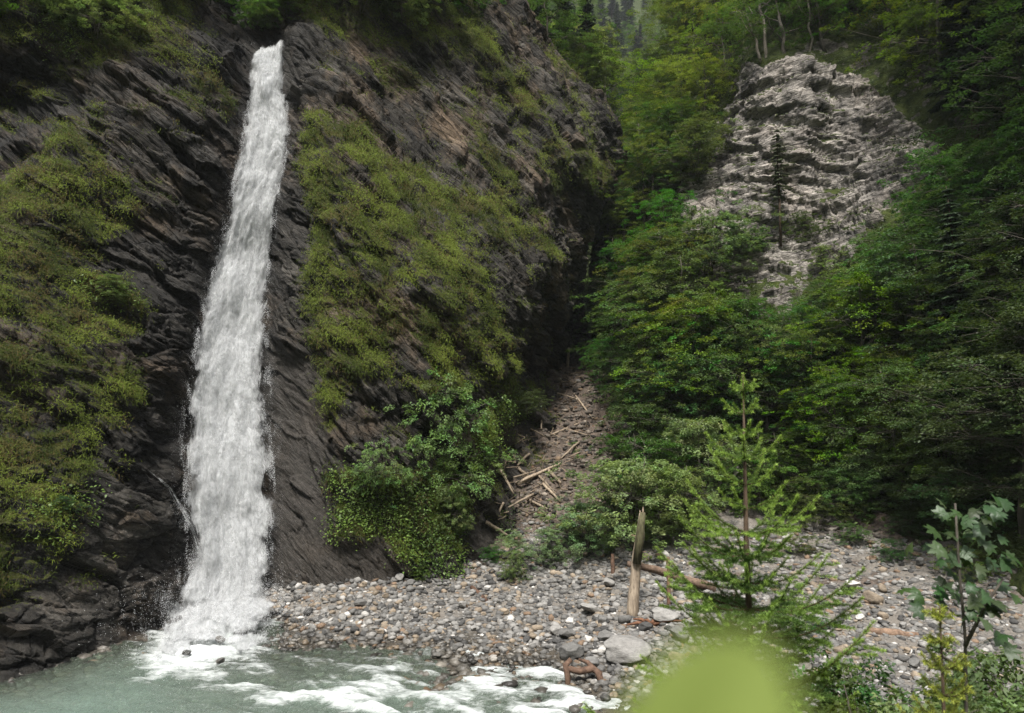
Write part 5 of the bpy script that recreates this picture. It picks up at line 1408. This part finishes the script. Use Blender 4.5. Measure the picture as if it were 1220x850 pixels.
# root stump arching over the rapids
gs = ghit(694, 815)[0]; Ys = gs[1]
rs = bpy.data.objects.new('root_stump', None); COL.objects.link(rs); rs.location = Vector(gs); tag(rs, 'reddish brown arched root stump at the edge of the rapids', 'stump')
for pts, r in [([(676, 832, 0), (677, 810, -.1), (674, 792, 0), (680, 786, .1)], [.09, .1, .11, .08]), ([(674, 796, 0), (690, 800, 0), (706, 796, .1), (713, 802, 0), (718, 820, -.1), (724, 838, -.2)], [.1, .11, .12, .12, .1, .07]), ([(706, 796, .1), (700, 789, .3), (690, 786, .5)], [.1, .08, .05])]:
    q = Parts(); q.tube(np.array([at(x, y, Ys + dy) for x, y, dy in pts]) - gs, r, 8, (1.25, 1.05, .95), rough=.1); link('root', q.mesh('root', [M['wood_dark']]), rs)
gs = ghit(775, 748)[0]
rs = bpy.data.objects.new('root_stump', None); COL.objects.link(rs); rs.location = Vector(gs); tag(rs, 'small rust brown tangle of roots beside the foot of the upright log', 'stump')
for k in range(7):
    e = np.array([R.normal(0, .8), R.normal(0, .3), R.uniform(.05, .5)]); q = Parts(); q.tube(np.array([[0, 0, .1], e * .5 + [0, 0, .15], e]), [.09, .07, .03], 6, (1.5, 1.0, .75), rough=.1); link('root', q.mesh('root', [M['wood_dark']]), rs)

# ------------------------------------------------------------------ plants on the near bank
def needles(q_shoots, rr, dens, nl, nw, tipc, oldc):
    """q_shoots: list of (a, b, fresh) twig segments -> needle triangles"""
    V, Cc = [], []
    for a, b, fr in q_shoots:
        L = np.linalg.norm(b - a); k = max(6, int(L * dens)); t = rr.uniform(0, 1.03, k)
        d = (b - a) / (L + 1e-9)
        rnd = rr.normal(size=(k, 3)); rnd -= (rnd @ d)[:, None] * d; rnd = unit(rnd)
        ax = unit(rnd + d * rr.uniform(.35, .9, (k, 1)) + np.array([0, 0, .25]))
        c = a + d * (t * L)[:, None]; ln = nl * rr.uniform(.7, 1.2, (k, 1)) * (1 - .35 * np.clip(t - .8, 0, 1)[:, None])
        sd = unit(np.cross(ax, rr.normal(size=(k, 3)))) * nw
        V.append(np.stack([c - sd, c + sd, c + ax * ln + sd * .4, c + ax * ln - sd * .4], 1))
        m = np.clip(fr * (0.55 + .6 * t) + rr.normal(0, .1, k), 0, 1)[:, None]
        Cc.append(np.repeat((np.array(oldc) * (1 - m) + np.array(tipc) * m) * rr.uniform(.8, 1.2, (k, 1)), 4, 0))
    V = np.vstack(V).reshape(-1, 3); return V, np.arange(len(V)).reshape(-1, 4), np.vstack(Cc)


def young_spruce(base, h, rad, seed, label, whorls, fresh_top, dens=420, nl=.017, nw=.0011, low=.12, tip=(.27, .39, .075), old=(.06, .115, .032)):
    rr = np.random.default_rng(seed)
    o = bpy.data.objects.new('young_spruce', None); COL.objects.link(o); o.location = Vector(base); tag(o, label, 'conifer sapling')
    q = Parts(); lead = np.array([[0, 0, -.15], [.012 * h / 4, 0, h * .35], [-.008 * h / 4, 0, h * .7], [.004, 0, h]])
    q.tube(lead, [h * .0095, h * .0075, h * .0045, .004], 8, (1, 1, 1), rough=.04)
    sh = [(np.array([0.0, 0, h * .93]), np.array([.004, 0, h]), 1.0)]
    zs = low * h + (h * .97 - low * h) * (np.arange(whorls) / (whorls - 1)) ** .88
    zs = list(zs)
    for wi, z in enumerate(zs):
        f = z / h; nb = (rr.integers(7, 10) if f < .72 else rr.integers(4, 6)) if f < .97 else 4
        Lw = max(.1 * h / 4, rad * (1 - f) ** .8 * (1 + .2 * math.sin(wi * 2.1)))
        inter = rr.random() < .0
        a0 = rr.uniform(0, 6.28)
        for b in range(nb):
            a = a0 + b * 6.28 / nb + rr.normal(0, .22); L = Lw * rr.uniform(.62, 1.12)
            el = .55 * f + .10 + rr.normal(0, .07) - .25 * (1 - f)
            d = np.array([math.cos(a), math.sin(a), 0]); n = max(4, int(L / .075) + 1); t = np.linspace(0, 1, n)
            P = np.array([0, 0, z]) + d * (t * L * math.cos(el))[:, None] + np.array([0, 0, 1]) * (L * (math.sin(el) * t + .16 * t ** 2.5 - .10 * np.sin(t * 3.14)))[:, None]
            q.tube(P, np.linspace(max(.004, .011 * L), .002, n), 4, (.9, .8, .7), cap=False)
            for i in range(n - 1): sh.append((P[i], P[i + 1], np.clip((i + 1) / (n - 1) * 1.25 - .45 + .35 * (f > fresh_top), 0, 1)))
            sd0 = np.array([-d[1], d[0], 0])
            for i in range(1, n - 1):
                for sg in (-1, 1):
                    if rr.random() < .2: continue
                    tl = L * .42 * (1 - t[i] * .75) * rr.uniform(.6, 1.2)
                    tl = max(tl, .05)
                    e = P[i] + (d * .7 + sd0 * sg * .75 + np.array([0, 0, rr.normal(.02, .12)])) * tl
                    mfr = .9 if f > fresh_top else np.clip(t[i] * 1.1 - .1, .1, .95)
                    mid = (P[i] + e) / 2 + np.array([0, 0, -.03 * tl])
                    q.tube(np.array([P[i], mid, e]), [.0025, .002, .0012], 3, (.8, .8, .6), cap=False)
                    sh += [(P[i], mid, mfr * .5), (mid, e, mfr)]
                    if tl > .16:
                        for s2_ in (-1, 1):
                            for tt in (.35, .65):
                                b0 = P[i] * (1 - tt) + e * tt; e2 = b0 + (unit((e - P[i])) * .75 + (d * s2_ * .6) * (1 if sg > 0 else -1)) * tl * .4 * rr.uniform(.6, 1.1)
                                sh.append((b0, e2, mfr * .9))
    link('trunk', q.mesh('trunk', [M['bark_red']]), o)
    V, Fc, Cc = needles(sh, rr, dens, nl, nw, tip, old)
    link('crown', mesh_np('crown', V, Fc, [M['grass_needle']], {'Col': Cc}, smooth=False), o)
    return o


M['grass_needle'] = leaf_mat('fresh_needle', (1, 1, 1), use_obj=False, trans=.25, spec=.2)
Ysp = 5.0
b = at(903, 900, Ysp); b = np.array([b[0] - .03, Ysp, float(zat(b[0], Ysp))])
top = at(897, 446, Ysp)
young_spruce(b, top[2] - b[2], 1.32, 3, 'young spruce with fresh light green tips growing on the near bank', 20, .70, dens=1250, nl=.021, nw=.0016)
Yq = 3.6
b = at(1128, 900, Yq); b = np.array([b[0], Yq, float(zat(b[0], Yq))]); top = at(1128, 722, Yq)
young_spruce(b, top[2] - b[2], .52, 9, 'small spruce sapling with yellow-green shoots in front of the maple sapling', 13, .35, dens=1000, nl=.02, nw=.0016, tip=(.33, .36, .06), old=(.08, .12, .03))


def leaf_outline(lobes):
    """half outline of a leaf, tip at (0,1), mirrored"""
    r_ = np.array(lobes); return np.vstack([r_, (r_ * np.array([-1, 1]))[::-1][1:-1]])


MAPLE = leaf_outline([(0, 1.0), (.10, .80), (.16, .72), (.13, .56), (.30, .70), (.52, .74), (.46, .58), (.40, .42), (.56, .30), (.62, .12), (.42, .08), (.22, -.02), (0, .04)])
OVATE = leaf_outline([(0, 1.0), (.10, .86), (.24, .68), (.33, .48), (.35, .30), (.29, .14), (.16, .03), (0, 0)])


def leaf_blade(outline, origin, axis, nrm, size, curl, sub=3, thick=.0):
    """a leaf blade: rings from the midrib out to the rim, curved, with folded veins"""
    axis = unit(axis); nrm = unit(nrm - (nrm @ axis) * axis); side = np.cross(axis, nrm)
    n = len(outline); k = np.linspace(0, 1, sub + 1)[1:]
    mid = np.array([0, .36])
    rings = [mid[None] + (outline - mid) * s for s in k]
    pts = np.vstack([mid[None]] + rings)
    h = -curl * (pts[:, 0] ** 2 * 1.3 + (pts[:, 1] - .3) ** 2 * .8) + .03 * np.abs(np.sin(np.arctan2(pts[:, 0], pts[:, 1] + .05) * 5))
    V = origin + size * (pts[:, :1] * side + pts[:, 1:2] * axis + h[:, None] * nrm)
    j = np.arange(n); jn = (j + 1) % n
    tri = np.stack([np.zeros(n, int), 1 + j, 1 + jn], -1)
    quads = [np.stack([1 + r * n + j, 1 + (r + 1) * n + j, 1 + (r + 1) * n + jn, 1 + r * n + jn], -1) for r in range(sub - 1)]
    return V, tri, np.vstack(quads)


def sapling(name, base, stems, leaves, outline, leafm, label, cat, stem_r, col=(1, 1, 1)):
    o = bpy.data.objects.new(name, None); COL.objects.link(o); o.location = Vector(base); tag(o, label, cat)
    q = Parts()
    for s in stems: q.tube(np.array(s) - base, np.linspace(stem_r, stem_r * .45, len(s)), 7, col)
    link('stem', q.mesh('stem', [M['bark']]), o)
    for (org, petiole, ax, nr_, sz, curl, *tint) in leaves:
        tint = tint[0] if tint else (1, 1, 1)
        V, tri, qd = leaf_blade(outline, org - base, np.array(ax, float), np.array(nr_, float), sz, curl)
        pp = Parts(); pp.V.append(V); pp.F = {3: [tri], 4: [qd]}; pp.C = [np.ones((len(V), 3)) * (R.uniform(.8, 1.2) if name != 'leafy_sapling' else np.array(tint))]; pp.n = len(V)
        pp.tube(np.array([petiole - base, (petiole + org) / 2 - base + [0, 0, .004], org + unit(np.array(ax, float)) * sz * .1 - base]), [sz * .02, sz * .016, sz * .012], 5, (1, 1, .8), cap=False)
        link('leaf', pp.mesh('leaf', [M[leafm]]), o)
    return o


M['maple'] = leaf_mat('maple_leaf', (.034, .066, .018), var=.2, trans=.25, spec=.3, rough=.45)
M['near_leaf'] = leaf_mat('bright_leaf', (.41, .50, .15), var=.05, trans=.45, spec=.3, use_obj=False)
Ym = 4.0
bb = at(1150, 850, Ym); bb = np.array([bb[0], Ym, float(zat(bb[0], Ym))])
st = [[bb - [0, 0, .1], at(1152, 900, Ym), at(1150, 760, Ym), at(1143, 680, Ym), at(1138, 600, Ym)], [at(1150, 770, Ym), at(1175, 720, Ym - .05), at(1195, 690, Ym - .1)], [at(1148, 800, Ym), at(1120, 780, Ym - .1), at(1105, 800, Ym - .15)]]
lv = []
rr = np.random.default_rng(77)
for k in range(84):
    if k < 72: c = np.array([rr.normal(1143, 24), rr.uniform(592, 735)])
    elif k < 84: c = np.array([rr.normal(1180, 22), rr.uniform(660, 780)])
    else: c = np.array([rr.normal(1120, 45), rr.uniform(760, 850)])
    Yk = Ym + rr.normal(0, .15)
    org = at(c[0], c[1], Yk); pet = at(1143 + (c[0] - 1143) * .25, c[1] + rr.uniform(5, 25), Ym)
    a = math.atan2(rr.normal(), np.sign(c[0] - 1143) * abs(rr.normal()) + .01)
    ax = np.array([math.cos(a), .5 * math.sin(a) - .25, rr.uniform(-.45, .1)])
    lv.append((org, pet, ax, np.array([rr.normal(0, .3), -.75 + rr.normal(0, .3), .8]), rr.uniform(.06, .10), rr.uniform(.1, .4)))
sapling('maple_sapling', bb, st, lv, MAPLE, 'maple', 'dark leaved maple sapling standing on the near bank', 'sapling', .012)

# twig with a large leaf close to the lens
bb = np.array([.06, .34, float(zat(.06, .34))])
OVATE = np.array([.68, 1]) * leaf_outline([(0, 1.0), (.09, .99), (.18, .96), (.26, .91), (.33, .84), (.39, .74), (.43, .62), (.44, .50), (.42, .37), (.36, .24), (.27, .12), (.14, .03), (0, 0)])
org = at(770, 1010, .118)
tipd = at(902, 766, .104) - org
l1 = (org, at(790, 1090, .13), tipd, np.array([.1, -.75, .65]), float(np.linalg.norm(tipd)), .10)
org2 = at(985, 935, .16)
l3 = (at(850, 1030, .112), at(800, 1090, .125), at(872, 800, .098) - at(850, 1030, .112), np.array([-.1, -.8, .6]), .024, .15, (.55, .5, .3))
l2 = (org2, at(960, 1010, .16), at(1020, 822, .15) - org2, np.array([.2, -.6, .75]), .018, .2, (.7, .6, .5))
tw = [[bb - [0, 0, .1], np.array([.07, .34, 8.2]), at(800, 1400, .17), at(790, 1090, .13)], [at(800, 1400, .17), at(900, 1100, .17), at(960, 1010, .16)]]
o = sapling('leafy_sapling', bb, tw, [l1, l2, l3], OVATE, 'near_leaf', 'bright green out-of-focus leaf on a twig close to the viewer', 'sapling', .002)

for (px, Y, pytop, kd, lab) in [(1195, 5.2, 742, 'bush', 'dark leafy shrub on the near bank behind the maple sapling'), (1075, 4.6, 800, 'bush', 'low leafy shrub on the near bank between the two young spruces'), (985, 5.8, 812, 'bush', 'low dark shrub on the near bank under the young spruce'), (1160, 4.2, 815, 'greybush', 'low pale shrub on the near bank below the maple sapling')]:
    x = float(at(px, pytop, Y)[0]); z0 = float(zat(x, Y)); h = float(at(px, pytop, Y)[2]) - z0
    plant(kd, (x, Y, z0 - .1), h * 1.05, lab, None, .62)


# grass tuft on the near bank
def grass_tuft(px, py, Y, n, hgt, label, seed):
    rr = np.random.default_rng(seed); b = at(px, py, Y); b[2] = float(zat(b[0], b[1]))
    hh = at(px, py, Y)[2] - b[2] + hgt
    V, C_ = [], []
    k = 6; t = np.linspace(0, 1, k)
    for i in range(n):
        r0 = np.array([rr.normal(0, .05), rr.normal(0, .05), 0]); L = hh * rr.uniform(.6, 1.08); d = np.array([rr.normal(0, .24), rr.normal(0, .2), 0]) * .7
        P = r0 + np.array([0, 0, 1]) * (L * t * (1 - .12 * t))[:, None] + d[None] * (L * t ** 2.2)[:, None]
        w = .0045 * (1 - t ** 3 * .9)
        a = rr.uniform(0, 6.28); sd = np.array([math.cos(a), math.sin(a) * .4, 0])
        V.append(np.stack([P - sd * w[:, None], P + sd * w[:, None]], 1).reshape(-1, 3))
        C_.append(np.ones((2 * k, 3)) * np.array([.055, .07, .02]) * rr.uniform(.5, 1.5) * (np.array([1.3, 1, .6]) if rr.random() < .3 else 1))
    kq = np.arange(k - 1) * 2; f = np.stack([kq, kq + 1, kq + 3, kq + 2], -1)
    Fc = (f[None] + (np.arange(n) * 2 * k)[:, None, None]).reshape(-1, 4)
    me = mesh_np('grass_tuft', np.vstack(V), Fc, [M['grass']], {'Col': np.vstack(C_)})
    tag(link('grass_tuft', me, None, Vector(b)), label, 'grass')


grass_tuft(32, 850, 3.6, 90, .12, 'dark tall grass tuft on the near bank above the calm water', 5)

# ------------------------------------------------------------------ haze
def haze_box(lo, hi, dens):
    V = np.array([[x, y, z] for x in (lo[0], hi[0]) for y in (lo[1], hi[1]) for z in (lo[2], hi[2])], float)
    Fc = np.array([[0, 1, 3, 2], [4, 6, 7, 5], [0, 4, 5, 1], [2, 3, 7, 6], [0, 2, 6, 4], [1, 5, 7, 3]])
    m, nt, out = new_mat('air'); g = N(nt)
    v = g.n('ShaderNodeVolumePrincipled'); v.inputs['Color'].default_value = (.86, .9, .95, 1); v.inputs['Density'].default_value = dens
    g.l(v.outputs[0], out.inputs['Volume'])
    tag(link('haze', mesh_np('haze', V, Fc, [m], smooth=False)), 'thin valley haze', 'haze', kind='stuff')


haze_box((-604, -604, -3), (604, 604, 400), HAZE)
# ------------------------------------------------------------------ light
world = bpy.data.worlds.new('World'); scene.world = world; world.use_nodes = True
nt = world.node_tree; nt.nodes.clear(); g = N(nt)
SUN_EL, SUN_AZ = math.radians(62), math.radians(-170)   # azimuth: clockwise from +Y
sky = g.n('ShaderNodeTexSky', sky_type='NISHITA', sun_disc=False, sun_elevation=SUN_EL, sun_rotation=SUN_AZ, altitude=900, air_density=1.0, dust_density=4.0, ozone_density=1.0)
bg = g.n('ShaderNodeBackground', i_Strength=.052); hs = g.n('ShaderNodeHueSaturation', i_Saturation=.35); g.l(sky.outputs[0], hs.inputs['Color']); g.l(hs.outputs[0], bg.inputs[0])
wo = g.n('ShaderNodeOutputWorld'); g.l(bg.outputs[0], wo.inputs[0])
sd = bpy.data.lights.new('sun', 'SUN'); sd.energy = 1.5; sd.angle = math.radians(11); sd.color = (1, .97, .92)
so = bpy.data.objects.new('sun', sd); COL.objects.link(so)
dv = Vector((math.sin(SUN_AZ) * math.cos(SUN_EL), math.cos(SUN_AZ) * math.cos(SUN_EL), math.sin(SUN_EL)))
so.rotation_euler = (-dv).to_track_quat('-Z', 'Y').to_euler(); so.location = (-20, -20, 60)

scene.view_settings.view_transform = 'Standard'; scene.view_settings.look = 'None'
scene.view_settings.exposure = 2.38; scene.view_settings.gamma = 1.0
scene.view_settings.use_curve_mapping = False
scene.cycles.max_bounces = 8; scene.cycles.diffuse_bounces = 4; scene.cycles.transparent_max_bounces = 24
scene.cycles.caustics_reflective = False; scene.cycles.caustics_refractive = False
scene.cycles.use_denoising = True; scene.cycles.denoising_prefilter = 'NONE'
